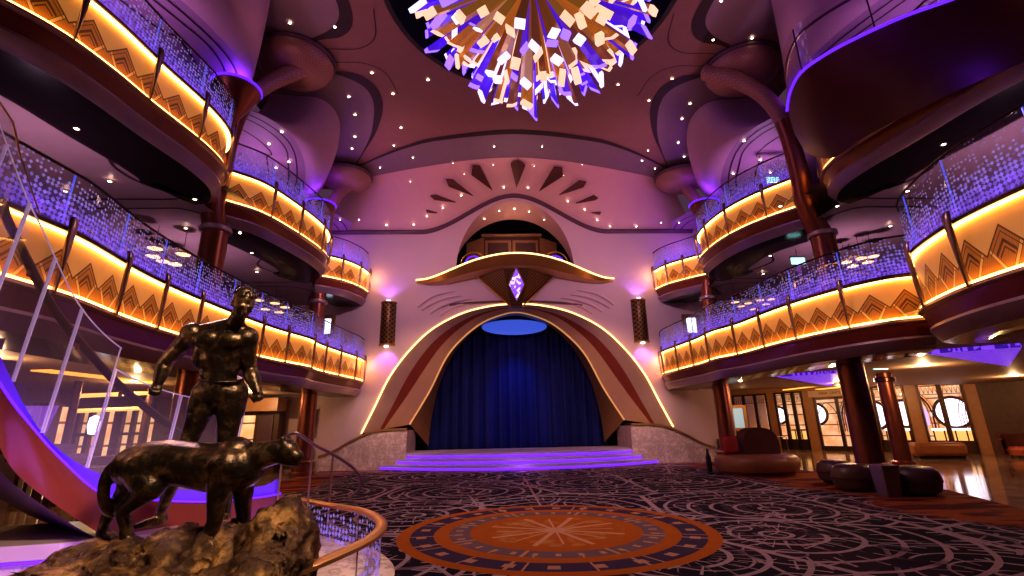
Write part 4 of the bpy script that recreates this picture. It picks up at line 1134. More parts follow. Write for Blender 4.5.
# hair and loincloth as children
bm = bmesh.new()
ell(bm, H+hu*.045-look*.022, (.080, .092, .090), (hs, look, hu)); ell(bm, H+hu*.005-look*.05, (.076, .06, .085), (hs, look, hu))
for k in range(70):
    a = random.uniform(0, 2*PI); b = random.uniform(.1, 1.35)
    v = hs*math.cos(a)*math.sin(b)*.082 + look*math.sin(a)*math.sin(b)*.094 + hu*math.cos(b)*.092
    if v.dot(look) > .05 and v.dot(hu) < .05: continue
    ell(bm, H+hu*.045-look*.022+v, (.016, .016, .013))
melt(bm, 'hair', .008, 1, M['statue'], man)
bm = bmesh.new()
for hp, kn in ((J['hipR'], J['knR']), (J['hipL'], J['knL'])): capsule(bm, hp+up*.02, hp.lerp(kn, .30), .120, .108)
ell(bm, J['pel']-up*.0, (.176, .132, .115), (sd, fwd, up))
bl = [J['pel']+up*.095 + sd*math.cos(2*PI*k/24)*.158 + fwd*math.sin(2*PI*k/24)*.118 for k in range(25)]
for a, b in zip(bl, bl[1:]): capsule(bm, a, b, .016, .016, 8)
melt(bm, 'short_trousers', .012, 3, M['statue'], man)

# big cat walking to the right
bm = bmesh.new()
def a_(px, py, dd=0): return A(px, py, DP+dd)
spine = [(134, 466, .145), (150, 464, .165), (170, 462, .162), (190, 464, .16), (210, 467, .172), (228, 467, .188), (243, 465, .17)]
pts = [(a_(px, py), r_) for px, py, r_ in spine]
for (p, r_), (p2, r2) in zip(pts, pts[1:]): capsule(bm, p, p2, r_, r2)
capsule(bm, a_(243, 461), a_(262, 455), .135, .10); capsule(bm, a_(262, 455), a_(280, 451), .10, .085)           # neck
ell(bm, a_(236, 449), (.12, .10, .09))                                                                       # withers
hc = a_(287, 450, -.02); ell(bm, hc, (.085, .075, .08)); 
ell(bm, a_(296, 456, -.03), (.055, .052, .045)); ell(bm, a_(300, 454, -.03), (.02, .03, .018)); capsule(bm, a_(284, 459, -.02), a_(296, 463, -.03), .045, .03)   # muzzle, nose, jaw
for s in (-1, 1):
    ell(bm, hc+Y_*.055*s+Z*.075-X*.02, (.024, .016, .032)); ell(bm, a_(292, 447, -.02)+Y_*.042*s, (.022, .016, .016))   # ears, brows
def leg(chain):
    for (p, r_), (p2, r2) in zip(chain, chain[1:]): capsule(bm, p, p2, r_, r2)
    p, r_ = chain[-1]
    for k in range(4): capsule(bm, p+X*.03+Y_*.024*(k-1.5), p+X*.085+Y_*.030*(k-1.5)-Z*.018, .026, .021, 8)
n_, f_ = -.12, .13
leg([(a_(140, 468, n_*.6), .13), (a_(150, 486, n_), .105), (a_(135, 500, n_), .07), (a_(122, 510, n_), .05), (a_(126, 527, n_), .043), (a_(127, 540, n_), .05)])
leg([(a_(138, 468, f_*.6), .12), (a_(132, 488, f_), .10), (a_(120, 502, f_), .066), (a_(109, 513, f_), .047), (a_(104, 526, f_), .042), (a_(103, 535, f_), .048)])
leg([(a_(228, 465, n_*.8), .125), (a_(220, 487, n_), .085), (a_(217, 500, n_), .068), (a_(215, 520, n_), .052), (a_(209, 536, n_), .05), (a_(205, 541, n_), .05)])
leg([(a_(236, 466, f_*.8), .115), (a_(243, 489, f_), .08), (a_(243, 503, f_), .062), (a_(244, 520, f_), .048), (a_(244, 529, f_), .048)])
ell(bm, a_(226, 470, n_), (.10, .07, .13)); ell(bm, a_(142, 470, n_), (.12, .07, .14))
tail = spline([a_(128, 459), a_(117, 464), a_(108, 474), a_(104, 488), a_(104, 502), a_(108, 511), a_(113, 513)], .05)
for i, (p, p2) in enumerate(zip(tail, tail[1:])): capsule(bm, p, p2, .045-.0008*i, .045-.0008*i, 10)
cat = melt(bm, 'prowling_big_cat', .013, 3, M['statue'], sta)
cat['label'] = 'bronze big cat walking right with lowered tail'
# rock
bm = bmesh.new()
blobs = [((-.5, -.08, .10), (.52, .52, .36)), ((0, 0, .10), (.75, .60, .34)), ((.5, .0, .06), (.52, .55, .36)), ((.88, .14, .45), (.22, .36, .38)), ((-.72, .0, .08), (.33, .46, .28)), ((.85, -.15, .2), (.22, .35, .4)), ((.1, -.45, .1), (.8, .3, .28)), ((.2, .40, .34), (.62, .32, .30)), ((-.35, .3, .3), (.5, .34, .28)), ((.72, .36, .40), (.3, .24, .3))]
for c, r_ in blobs: ell(bm, c, r_)
def rough(p):
    q_ = p*2.2; f = noise.fractal(q_, .9, 2.1, 5)
    return .055*f + .07*(.4-abs(noise.noise(p*4.5))) + .05*noise.noise(p*8.5) + .03*abs(noise.noise(p*17))
rk = melt(bm, 'rock_base', .022, 4, M['rock'], sta, rough)
for v in rk.data.vertices:
    if v.co.z < .0: v.co.z = 0
ctr_px = None

# ------------------------------------------------------------------ right lower deck: shop fronts
P0 = Vector((15.52, 28.46, 0)); DIR = Vector((.552, -.834, 0)).normalized(); NRM = Vector((-DIR.y, DIR.x, 0))
if NRM.dot(EYE-P0) < 0: NRM = -NRM
def F(s, z, o=0): return P0 + DIR*s + NRM*o + Vector((0, 0, z))
def fbox(mb, s0, s1, z0, z1, o0, o1, mi=0):
    vs = [F(s, z, o) for z in (z0, z1) for s, o in ((s0, o0), (s1, o0), (s1, o1), (s0, o1))]
    return mb.add(vs, [[3, 2, 1, 0], [4, 5, 6, 7], [0, 1, 5, 4], [1, 2, 6, 5], [2, 3, 7, 6], [3, 0, 4, 7]], None, mi)
WIN = [(-2.5, -.35, .55, 3.15, 3), (.1, 1.65, .55, 3.15, 3), (5.0, 6.35, .55, 3.15, 1), (6.85, 8.55, .55, 3.15, 2)]
DOOR = (2.2, 4.5, 0, 2.75)
mb = MB(); fbox(mb, -6, 12, 3.15, 3.5, -.1, 0)
edges = [-6, -2.5, -.35, .1, 1.65, 2.2, 4.5, 5.0, 6.35, 6.85, 8.55, 12]
for i in range(0, len(edges), 2): fbox(mb, edges[i], edges[i+1], 0, 3.15, -.1, 0)
fbox(mb, 2.2, 4.5, 2.75, 3.15, -.1, 0)
struct(mb.build('wall_shop', M['wood'], smooth=False))
for i, (s0, s1, z0, z1, n_) in enumerate(WIN):
    w = struct(bpy.data.objects.new('window_%d' % (i+1), None)); COL.objects.link(w); w['label'] = 'tall lit shop window'
    mb = MB(); t = .09
    fbox(mb, s0, s0+t, 0, z1, -.06, .06); fbox(mb, s1-t, s1, 0, z1, -.06, .06); fbox(mb, s0, s1, z1-t, z1, -.06, .06); fbox(mb, s0, s1, 0, z0, -.06, .06)
    for k in range(1, n_): c = s0+(s1-s0)*k/n_; fbox(mb, c-.09, c+.09, 0, z1, -.06, .06)
    mb.build('window_frame', M['glassmetal'], w, False)
    mb = MB()
    for k in range(n_):
        a, b = s0+(s1-s0)*k/n_+.1, s0+(s1-s0)*(k+1)/n_-.1
        fbox(mb, a, b, z1-.55, z1-.52, -.02, .02)
        for q_ in range(4):
            x0 = a+(b-a)*q_/4; x1 = a+(b-a)*(q_+1)/4; hw = .012
            mb.tube([F(x0, z1-.5, 0), F((x0+x1)/2, z1-.12, 0), F(x1, z1-.5, 0)], .012, 4)
    mb.build('lattice', M['glassmetal'], w, False)
    fb = fbox(MB(), s0+t, s1-t, z0, z1-t, -.012, -.004); fb.build('pane', M['glass'], w, False)
d = struct(bpy.data.objects.new('door_1', None)); COL.objects.link(d)
mb = MB()
for a, b in ((2.2, 2.32), (4.38, 4.5), (3.27, 3.43)): fbox(mb, a, b, 0, 2.75, -.06, .07)
fbox(mb, 2.2, 4.5, 2.62, 2.75, -.06, .07); fbox(mb, 2.2, 4.5, 0, .22, -.05, .05)
mb.build('door_frame', M['glassmetal'], d, False)
for a, b in ((2.32, 3.27), (3.43, 4.38)):
    fbox(MB(), a, b, .22, 2.62, -.015, -.005).build('pane', M['glass'], d, False)
    mb = MB(); c = (a+b)/2
    mb.tube([F(c-.45+.9*k/12, 1.9+.55*math.sin(PI*k/12), 0) for k in range(13)], .02, 4); mb.build('arch_tracery', M['glassmetal'], d, False)
    MB().tube([F(3.22 if a < 3 else 3.48, .9, .1), F(3.22 if a < 3 else 3.48, 1.5, .1)], .018, 6).build('handle', M['brass'], d)
# sign over the door
sg = root('shop_sign', 'pale wooden sign band with small dark lettering over the shop door', 'sign', loc=tuple(F(3.3, 2.95, .03)))
sb = fbox(MB(), 2.0, 4.7, 2.78, 3.12, .0, .03); sb.v = [tuple(Vector(v)-sg.location) for v in sb.v]; sb.build('sign_board', M['cream'], sg, False)
cu = bpy.data.curves.new('lettering', 'FONT'); cu.body = 'HAIA  LINCY  MU'; cu.size = .19; cu.align_x = 'CENTER'; cu.align_y = 'CENTER'; cu.extrude = .006
to = bpy.data.objects.new('lettering', cu); COL.objects.link(to); to.parent = sg
to.rotation_euler = Matrix((DIR if DIR.dot(RT) > 0 else -DIR, Vector((0, 0, 1)), NRM)).transposed().to_euler(); to.location = NRM*.012
bpy.context.view_layer.update()
lm = bpy.data.meshes.new_from_object(to.evaluated_get(bpy.context.evaluated_depsgraph_get())); lm.materials.clear(); lm.materials.append(M['dkwood'])
lo_ = bpy.data.objects.new('lettering', lm); COL.objects.link(lo_); lo_.parent = sg; lo_.rotation_euler = to.rotation_euler; lo_.location = to.location
bpy.data.objects.remove(to); lo_.name = 'lettering'
# lit shop interior
mb = MB(); fbox(mb, -6, 10, 0, 3.5, -3.2, -3.1); struct(mb.build('wall_shop_interior', M['shopwall'], smooth=False))
mb = MB(); fbox(mb, -6, 10, 3.4, 3.5, -3.2, -.1); struct(mb.build('ceiling', M['cream'], smooth=False))
mirs = [(-1.2, 1.9, .45), (1.0, 1.9, .55), (3.9, 1.75, .7), (5.35, 1.8, .62), (7.35, 1.8, .68)]
for k, (s, z, r_) in enumerate(mirs):
    g = root('round_mirror', 'round glowing mirror inside the shop, %s from the left' % ORD[k], 'mirror', 'glowing shop mirrors', tuple(F(s, z, -2.9)))
    ex, ez = DIR, Vector((0, 0, 1))
    MB().add([NRM*.03] + [ex*math.cos(2*PI*q_/28)*r_+ez*math.sin(2*PI*q_/28)*r_+NRM*.03 for q_ in range(28)], [[0, 1+q_, 1+(q_+1) % 28] for q_ in range(28)]).build('mirror_disc', M['glow_white'], g, False)
    MB().tube([ex*math.cos(2*PI*q_/28)*(r_+.06)+ez*math.sin(2*PI*q_/28)*(r_+.06) for q_ in range(29)], .08, 6).build('dark_rim', M['dkwood'], g)
for k, s in enumerate((2.8, 6.1, 8.1)):
    g = root('arched_niche', 'pointed arch niche with pale lit lining inside the shop, %s from the left' % ORD[k], 'niche', 'shop arch niches', tuple(F(s, .9, -2.9)))
    for w_, mt, nm in ((.55, 'brass', 'outer_arch'), (.42, 'dkwood', 'middle_arch'), (.3, 'brass', 'inner_arch')):
        MB().tube([DIR*w_*x+Vector((0, 0, z*(.8+.2*w_/.55))) for x, z in ((-1, 0), (-1, .9), (-.8, 1.35), (-.4, 1.7), (0, 1.95), (.4, 1.7), (.8, 1.35), (1, .9), (1, 0))], .04, 6).build(nm, M[mt], g)
    MB().add([DIR*.24*x+Vector((0, 0, z))+NRM*.02 for x, z in ((-1, .3), (1, .3), (1, .95), (0, 1.5), (-1, .95))], [[0, 1, 2, 3, 4]]).build('lit_back', pm('lilac_glow%d' % k, (.6, .5, .8), .4, em=(.65, .5, .95), es=1.1), g, False)
for k, (s0, s1) in enumerate(((-2.4, -.5), (.2, 1.6), (5.0, 6.3), (6.9, 8.5))):
    g = root('display_counter', 'amber-lit display counter behind shop window, %s from the left' % ORD[k], 'counter', 'shop display counters', tuple(F(s0, 0, -.9)))
    iv = -g.location
    mb = fbox(MB(), s0, s1, .0, .98, -1.3, -.9); mb.v = [tuple(Vector(v)+iv) for v in mb.v]; mb.build('lit_front', M['glow_amber'], g, False)
    mb = fbox(MB(), s0-.05, s1+.05, .98, 1.06, -1.4, -.85); mb.v = [tuple(Vector(v)+iv) for v in mb.v]; mb.build('counter_top', M['glow_white'] if k > 1 else M['cream'], g, False)
    mb = MB()
    for q_ in range(5): c = s0+(s1-s0)*q_/4; fbox(mb, c-.025, c+.025, 0, .98, -.9, -.86)
    mb.v = [tuple(Vector(v)+iv) for v in mb.v]; mb.build('mullions', M['glassmetal'], g, False)
# dark alcove panel further right
mb = fbox(MB(), 9.0, 10.6, 0, 3.05, 0, .04); struct(mb.build('door_2', M['dkwood'], smooth=False))
mb = fbox(MB(), 11.0, 11.4, 0, 3.3, 0, .25); struct(mb.build('wall_pier', M['wood'], smooth=False))
# side and rear shell
struct(MB().box((-15, 8, 6.5), (.2, 36, 13)).build('wall_left', M['plum'], smooth=False))
struct(MB().box((24.5, 8, 2), (.2, 50, 5)).build('wall_right', M['wood'], smooth=False))
struct(MB().box((15.2, 8, 8.3), (.2, 36, 9.3)).build('wall_right_upper', M['plum'], smooth=False))
struct(MB().box((0, -6, 6.5), (50, .2, 13)).build('wall_front', M['plum'], smooth=False))
struct(MB().box((12.2, 31.5, 1.75), (9, .1, 3.5)).build('wall_corridor', M['cream'], smooth=False))
struct(MB().poly([[(8, 21), (24, 21), (24, 34), (8, 34)]], 3.42).build('ceiling', M['lowceil'], smooth=False))
struct(MB().box((-4.75+.0, 26, 1.6), (20, .1, 3.4)).build('wall_stage_rear', M['dark'], smooth=False))

# violet ridged ceiling wedges and coves of the right deck
for k, (tri, nm) in enumerate((([(777, 377), (837, 373), (832, 386.5)], 'left of the near column'), ([(928, 354), (1022, 347), (1009, 366.5)], 'at the right edge'))):
    p = [onZ(px, py, 2.9) for px, py in tri]; c = (p[0]+p[1]+p[2])/3
    g = root('ceiling_wedge', 'violet ridged triangular ceiling panel, %s' % nm, 'ceiling panel', 'violet ceiling wedges', tuple(c))
    v = [q_-c for q_ in p]; u_ = [q_-c+Vector((0, 0, .14)) for q_ in p]
    MB().add(v+u_, [[0, 1, 2], [3, 4, 5], [0, 1, 4, 3], [1, 2, 5, 4], [2, 0, 3, 5]]).build('ridged_panel', M['hatch'], g, False)
    MB().tube([u_[0]+Vector((0, 0, .02)), u_[1]+Vector((0, 0, .02)), u_[2]+Vector((0, 0, .02)), u_[0]+Vector((0, 0, .02))], .03, 6).build('trim', M['rail'], g)
    light('POINT', 'wedge_glow', tuple(c+Vector((.4, .3, -.45))), (.35, .08, 1), 1.2, .2)
for k, (a, b, w) in enumerate(((( 9.5, 12), (9.5, 21), .35), ((13.5, 9), (13.5, 24), .3), ((17.5, 12), (15.2, 24), .3))):
    o = MB().prism([(a[0], a[1]), (a[0]+w, a[1]), (b[0]+w, b[1]), (b[0], b[1])], lambda x, y: (x, y, ZL1-.53), lambda x, y: (x, y, ZL1-.5)).build('cove_light', M['orange_cove'], None, False)
    tag(o, 'long orange cove light in lower right ceiling, %s from the hall side' % ORD[k], 'cove light', 'right deck cove lights')
for x, y, p in ((11, 13, 60), (12, 18, 70), (15, 22, 90), (18, 17, 70), (12, 25, 60)):
    light('POINT', 'deck_lamp', (x, y, 2.85), (1, .58, .28), p*2.0, .05)
# framed lit panel on the back wall, lower right and left, and on the level above
def framed(name, px0, px1, py0, py1, Y, label, gname, mat='white'):
    a, b = onY(px0, py1, Y), onY(px1, py0, Y)
    g = root(name, label, 'window', gname, (a.x, Y, a.z)); w, h = b.x-a.x, b.z-a.z
    MB().box((w/2, -.02, h/2), (w, .03, h)).build('lit_pane', M[mat], g, False)
    mb = MB()
    for c, s_ in (((w/2, -.05, -.08), (w+.34, .1, .16)), ((w/2, -.05, h+.08), (w+.34, .1, .16)), ((-.08, -.05, h/2), (.16, .1, h)), ((w+.08, -.05, h/2), (.16, .1, h))): mb.box(c, s_)
    mb.build('bronze_frame', M['deepgold'], g, False)
framed('lit_window', 304, 313, 413, 433, 20.97, 'bright white window in bronze frame on back wall beside far left column', 'framed lit windows')
framed('lit_window', 324, 332, 319, 334, 20.97, 'small white lit window above the long left balcony glass', 'framed lit windows')
framed('lit_window', 687, 695, 318, 333, 20.97, 'small white lit window above the long right balcony glass', 'framed lit windows')
framed('lit_window', 734, 742, 408, 428, 27.0, 'bluish lit window left of the shop fronts, behind the far right column', 'framed lit windows', 'teal')
# dark low panel and slim rail by the right plinth
o = MB().box((9.75, 20.93, .5), (2.6, .06, .75)).build('wall_panel', M['dkwood'], None, False, .01); tag(o, 'low dark panel on the back wall right of the stage plinth', 'wall panel', 'low dark wall panels')
o = MB().box((-9.6, 20.93, .5), (2.6, .06, .75)).build('wall_panel', M['dkwood'], None, False, .01); tag(o, 'low dark panel on the back wall left of the stage plinth', 'wall panel', 'low dark wall panels')
for s, nm in ((-1, 'left'), (1, 'right')):
    g = root('guard_rail', 'thin metal guard rail beside the %s stone plinth' % nm, 'rail', 'thin guard rails', (s*8.5, 20.0, 0))
    MB().tube([(0, 0, 0), (0, 0, .95), (s*2.4, 0, .95), (s*2.4, 0, 0)], .02, 6).build('bar', M['steel'], g)
    MB().tube([(s*2.0, 0, 0), (s*2.0, 0, .95)], .02, 6).build('upright', M['steel'], g)

# ------------------------------------------------------------------ seating on the right
bq = root('round_banquette', 'round cognac leather banquette with tall dark rounded back, right of the stage', 'banquette', loc=(7.25, 15.7, 0))
MB().lathe([(1.05, .0), (1.08, .08), (1.2, .12), (1.27, .28), (1.25, .46), (1.15, .56), (.9, .60), (.01, .60)], (0, 0, 0), 40, 0, 0, 2*PI, 1, .85).build('seat', M['leather_o'], bq)
MB().lathe([(1.02, 0), (1.02, .1)], (0, 0, 0), 40, 0, 0, 2*PI, 1, .85).build('plinth', M['black'], bq)
pr = [(-.55, .55), (-.57, .85), (-.54, 1.1), (-.42, 1.28), (-.22, 1.37), (0, 1.39), (.28, 1.34), (.48, 1.2), (.56, 1.0), (.58, .8), (.58, .55)]
MB().prism([(x+.12, z) for x, z in spline(pr, .08)], lambda x, z: (x, -.25, z), lambda x, z: (x, .25, z)).build('tall_back', M['plush'], bq, True, .08)
cu_ = root('cushion', 'red velvet cushion leaning at left end of the round banquette', 'cushion', loc=(6.45, 15.6, .6))
mb = MB(); rows = []
for i in range(13):
    row = []
    for j in range(13):
        u, v = i/6-1, j/6-1; th = .13*math.sqrt(max(0, (1-u**4)*(1-v**4)))
        row.append((u*.24*(1-.06*v*v), -th, .27+v*.27*(1-.06*u*u)))
    rows.append(row)
mb.grid(rows); mb.grid([[(x, -y, z) for x, y, z in r_] for r_ in rows]); mb.build('cover', M['red'], cu_)
MB().tube([(.24*c*.97, 0, .27+.27*d_*.97) for c, d_ in ((-1, -1), (1, -1), (1, 1), (-1, 1), (-1, -1))], .012, 5).build('piping', M['red'], cu_)
def pouf(x, y, rx, ry, h, label, mat='leather'):
    g = root('pouf', label, 'pouf', 'poufs round the right column', (x, y, 0))
    MB().lathe([(.55, 0), (.62, .03), (.9, .10), (1, .30*h/.58), (.99, h*.62), (.9, h*.85), (.7, h*.96), (.4, h), (.01, h)], (0, 0, 0), 32, 0, 0, 2*PI, rx, ry).build('cushion', M[mat], g)
    pts = [(rx*1.0*math.cos(2*PI*k/32), ry*math.sin(2*PI*k/32), h*.5) for k in range(33)]
    MB().tube(pts, .012, 5).build('seam', M['plush'], g)
pouf(7.85, 12.95, .42, .42, .58, 'dark leather pouf, leftmost and farthest at the right column base')
pouf(7.3, 11.5, .50, .42, .60, 'wide dark leather pouf directly in front of the right column base')
pouf(8.05, 10.72, .48, .45, .60, 'rounded dark leather pouf right of the metal drum table')
tb = root('drum_table', 'small square-edged metallic side table between the poufs', 'side table', loc=(7.28, 10.55, 0))
MB().prism([(.19, -.19), (.19, .19), (-.19, .19), (-.19, -.19)], lambda x, y: (x*.82, y*.82, .0), lambda x, y: (x, y, .62)).build('body', M['steel'], tb, False, .03)
MB().box((0, 0, .63), (.40, .40, .03)).build('top', M['silver'], tb, False, .01)
bn = root('ottoman', 'long brown leather ottoman in front of the shop wall', 'ottoman', loc=(16.75, 19.6, 0))
MB().box((0, 0, .36), (1.75, .8, .52), 0, 0).build('cushion', M['leather_o'], bn, True, .14)
MB().box((0, 0, .05), (1.5, .6, .1)).build('plinth', M['black'], bn, False)
bn.rotation_euler = (0, 0, -.35)
ac = root('armchair', 'dark tub armchair with red-orange seat at the right edge', 'armchair', loc=(19.6, 18.9, 0)); ac.scale = (.85, .85, .9); ac.rotation_euler = (0, 0, -.5)
rows = []
for o_, z in ((.72, .12), (.78, .5), (.76, .92), (.70, .98), (.60, .92), (.58, .4), (.58, .12)):
    rows.append([(o_*math.cos(a)*1.1, o_*math.sin(a), z-(.0 if math.sin(a) > .2 else .18*(z > .6))) for a in [(-.12+1.24*k/28)*PI for k in range(29)]])
MB().grid(rows).build('tub_back', M['plush'], ac)
MB().lathe([(.01, .1), (.58, .12), (.62, .35), (.52, .46), (.01, .48)], (0, -.05, 0), 24, 0, 0, 2*PI, 1.05, 1).build('seat', pm('rust_seat', (.4, .1, .05), .6), ac)
for a in (.25, .75, 1.25, 1.75): MB().tube([(.5*math.cos(a*PI), .5*math.sin(a*PI), 0), (.5*math.cos(a*PI), .5*math.sin(a*PI), .15)], .03, 6).build('leg', M['black'], ac)
t2 = root('side_table', 'small dark round table beside the armchair at right edge', 'table', loc=(19.2, 17.9, 0))
MB().lathe([(.01, .70), (.36, .70), (.36, .74), (.01, .74)], (0, 0, 0), 24).build('top', M['wood'], t2); MB().lathe([(.25, 0), (.25, .03), (.04, .06), (.04, .7)], (0, 0, 0), 16).build('stem', M['black'], t2)
bt = MB().lathe([(.01, 0), (.11, 0), (.11, .03), (.075, .06), (.085, .3), (.08, .5), (.045, .6), (.035, .72), (.05, .74), (.01, .76)], (0, 0, 0), 18).build('floor_stand', M['black'])
bt.location = (5.82, 15.9, .014); tag(bt, 'slim black bottle-shaped stand on the carpet left of the round banquette', 'stand')

# ------------------------------------------------------------------ left lower deck behind the stair
for k, (px0, px1, py0, py1, Y) in enumerate(((30, 60, 395, 440, 13), (75, 108, 400, 445, 14.5), (118, 150, 402, 445, 16.0))):
    a, b = onY(px0, py1, Y), onY(px1, py0, Y)
    g = root('display_case', 'warm lit glass display case on the lower left deck, %s from the left' % ORD[k], 'display case', 'left deck display cases', (a.x, Y, 0)); w = b.x-a.x
    MB().box((w/2, .2, 1.2), (w, .3, 2.2)).build('lit_back', M['shopwall'], g, False)
    mb = MB()
    for x in (0, w/2, w): mb.box((x, 0, 1.2), (.1, .2, 2.4))
    for z in (.1, .9, 1.6, 2.35): mb.box((w/2, 0, z), (w, .2, .08))
    mb.build('frame', M['dkwood'], g, False)
for k, (a, b) in enumerate((((40, 371), (150, 383)), ((232, 404), (296, 398)))):
    p0, p1 = onZ(*a, 2.95), onZ(*b, 2.95); dv = (p1-p0).normalized(); nv = Vector((-dv.y, dv.x, 0))*.22
    o = MB().add([p0-nv, p1-nv, p1+nv, p0+nv, p0-nv+Z*.05, p1-nv+Z*.05, p1+nv+Z*.05, p0+nv+Z*.05], [[3, 2, 1, 0], [4, 5, 6, 7], [0, 1, 5, 4], [1, 2, 6, 5], [2, 3, 7, 6], [3, 0, 4, 7]]).build('cove_light', M['orange_cove'], None, False)
    tag(o, ('orange cove light seen through the stair glass on the left', 'orange cove light under the left balcony beside the far left column')[k], 'cove light', 'left deck cove lights')
p0, p1 = at(76, 396, 12), at(150, 393, 14); q0, q1 = at(76, 411, 12), at(150, 408, 14)
bb = root('back_bar', 'back bar with two bright horizontal light tubes, seen through the stair glass', 'bar', loc=(p0.x, p0.y, 0)); iv = -bb.location
MB().tube([p0+iv, p1+iv], .06, 6).build('upper_light_tube', M['glow_amber'], bb)
MB().tube([q0+iv, q1+iv], .06, 6).build('lower_light_tube', M['glow_amber'], bb)
for a, b in ((p0, q0), (p1, q1)): MB().tube([Vector((a.x, a.y, 0))+iv, Vector((a.x, a.y, 2.9))+iv], .09, 10).build('post', M['dkwood'], bb)
dv = (p1-p0); dv.z = 0; nv = Vector((-dv.y, dv.x, 0)).normalized()*.3
vs = [Vector((v.x, v.y, z))+iv for z in (0, 1.05) for v in (p0-nv, p1-nv, p1+nv, p0+nv)]
MB().add(vs, [[3, 2, 1, 0], [4, 5, 6, 7], [0, 1, 5, 4], [1, 2, 6, 5], [2, 3, 7, 6], [3, 0, 4, 7]]).build('counter', M['dkwood'], bb, False, .02)
p = at(94, 424, 11.2); fl = root('floor_lamp', 'white oval glowing lamp on a thin stand behind the stair glass', 'lamp', loc=(p.x, p.y, 0))
MB().lathe([(.01, -.24), (.08, -.22), (.12, -.05), (.10, .14), (.01, .2)], (0, 0, p.z), 16).build('lamp_shade', M['glow_white'], fl)
MB().lathe([(.16, 0), (.16, .03), (.02, .05), (.015, p.z-.2)], (0, 0, 0), 12).build('stand', M['brass'], fl)
for x, y, p in ((-10, 9, 40), (-11, 14, 50), (-10, 18.5, 45)): light('POINT', 'deck_lamp', (x, y, 2.7), (1, .6, .3), p*1.5, .05)
cb = root('bar_cabinet', 'dark glazed cabinet with warm lights under the left balcony beside bronze man', 'cabinet', loc=(-11.2, 20.3, 0))
MB().box((0, .3, 1.25), (3.2, .5, 2.5)).build('carcass', M['dkwood'], cb, False)
for x in (-1.1, -.37, .37, 1.1): MB().box((x, .02, 1.45), (.6, .06, 1.5)).build('lit_glass_door', M['shopwall'] if abs(x) < .5 else M['plum'], cb, False)
MB().box((0, 0, 2.6), (3.4, .9, .5)).build('header', M['wood'], cb, False)

# ------------------------------------------------------------------ pendants and lit signs on the first balcony level
def pendant(p, r_, label, grp):
    g = root('pendant_lamp', label, 'pendant lamp', grp, tuple(p)); top = ZL2-.62-p.z
    MB().lathe([(.01, .05), (r_*.8, .05), (r_, .02), (r_, -.02), (.01, -.03)], (0, 0, 0), 18).build('glowing_disc', M['pend'], g)
    MB().lathe([(r_, -.01), (r_*1.05, .0), (r_*1.02, .05), (r_*.5, .1), (.01, .11)], (0, 0, 0), 18).build('brass_shade', M['brass'], g)
    MB().tube([(0, 0, .1), (0, 0, top)], .008, 4).build('cord', M['rail'], g)
PL = [(155, 248), (183, 254), (153, 256), (175, 264), (163, 261), (259, 300), (275, 303), (285, 307), (265, 309), (279, 312)]
for k, (px, py) in enumerate(PL):
    near = k < 5; j = k if near else k-5
    pendant(onZ(px, py, 6.25 if near else 6.15), .17, 'warm disc pendant over the left balcony, %s of the %s cluster' % (ORD[j], 'near' if near else 'far'), 'left balcony pendants')
PR = [(735, 302), (741, 306), (748, 303), (753, 309), (760, 300), (766, 304), (771, 299), (846, 262), (853, 266), (861, 258), (868, 262), (873, 256)]
for k, (px, py) in enumerate(PR):
    near = k >= 7; j = k-7 if near else k
    pendant(onZ(px, py, 6.15), .15, 'warm disc pendant over the right balcony, %s of the %s cluster' % (ORD[j], 'near' if near else 'far'), 'right balcony pendants')
for (px, py, d, nm) in ((798, 261, 15, 'over the long right balcony'), (773, 180, 17, 'in the upper right balcony'), (266, 386, 17, 'under the left balcony'), (880, 366, 14, 'under the right balcony')):
    p = at(px, py, d); g = root('exit_sign', 'small lit green-white ceiling sign %s' % nm, 'sign', 'lit ceiling signs', tuple(p))
    MB().box((0, 0, 0), (.42, .05, .2)).build('lit_face', M['exit'], g, False); MB().box((0, .01, .13), (.46, .08, .05)).build('housing', M['steel'], g, False); MB().tube([(0, .01, .13), (0, .01, .4)], .012, 5).build('hanger', M['steel'], g)

# ------------------------------------------------------------------ downlights
def downlight(p, label, grp, r_=.055):
    r_ *= .62
    mb = MB(); mb.lathe([(.001, -.012), (r_, -.012)], (0, 0, 0), 12, 0); mb.lathe([(r_, -.012), (r_*1.5, -.015), (r_*1.6, .0)], (0, 0, 0), 12, 1)
    o = mb.build('downlight', [M['led_white'], M['lip']]); o.location = p; tag(o, label, 'downlight', grp)
def row(pts, z, where, grp, r_=.055):
    for k, (px, py) in enumerate(pts):
        p = onZ(px, py, z); p.z -= .025
        downlight(p, 'small warm downlight %s, %s from the left' % (where, ORD[k]), grp, r_)
row([(335, 26), (372, 72), (393, 93), (401, 127), (394, 145), (428, 79)], ZC, 'in rose-brown ceiling left of chandelier', 'left main ceiling downlights')
row([(618, 84), (649, 100), (672, 78), (648, 150), (713, 39), (721, 0)], ZC, 'in rose-brown ceiling right of chandelier', 'right main ceiling downlights', .05)
row([(290, 22), (349, 96), (355, 114), (352, 148), (355, 136)], ZC-.012, 'in the left grey ceiling petals', 'left petal downlights')
row([(752, 37), (690, 103), (682, 118), (678, 142), (684, 156)], ZC-.012, 'in the right grey ceiling petals', 'right petal downlights')
row([(380, 167), (413, 157), (494, 146), (542, 146), (642, 160), (655, 168)], ZC-.012, 'in the grey band over the pink canopy', 'grey band downlights', .045)
tq = [(109, 250), (193, 248), (231, 231), (280, 203), (333, 165), (462, 142), (536, 143), (657, 180), (707, 206), (745, 237), (784, 255), (863, 255)]
for k, (x, y) in enumerate(tq):
    p = tymp_hit(*wq(x, y)); p = p + Vector((0, -.03, -.05)); downlight(p, 'small warm downlight along the pink canopy edge, %s from the left' % ORD[k], 'canopy downlights', .05)
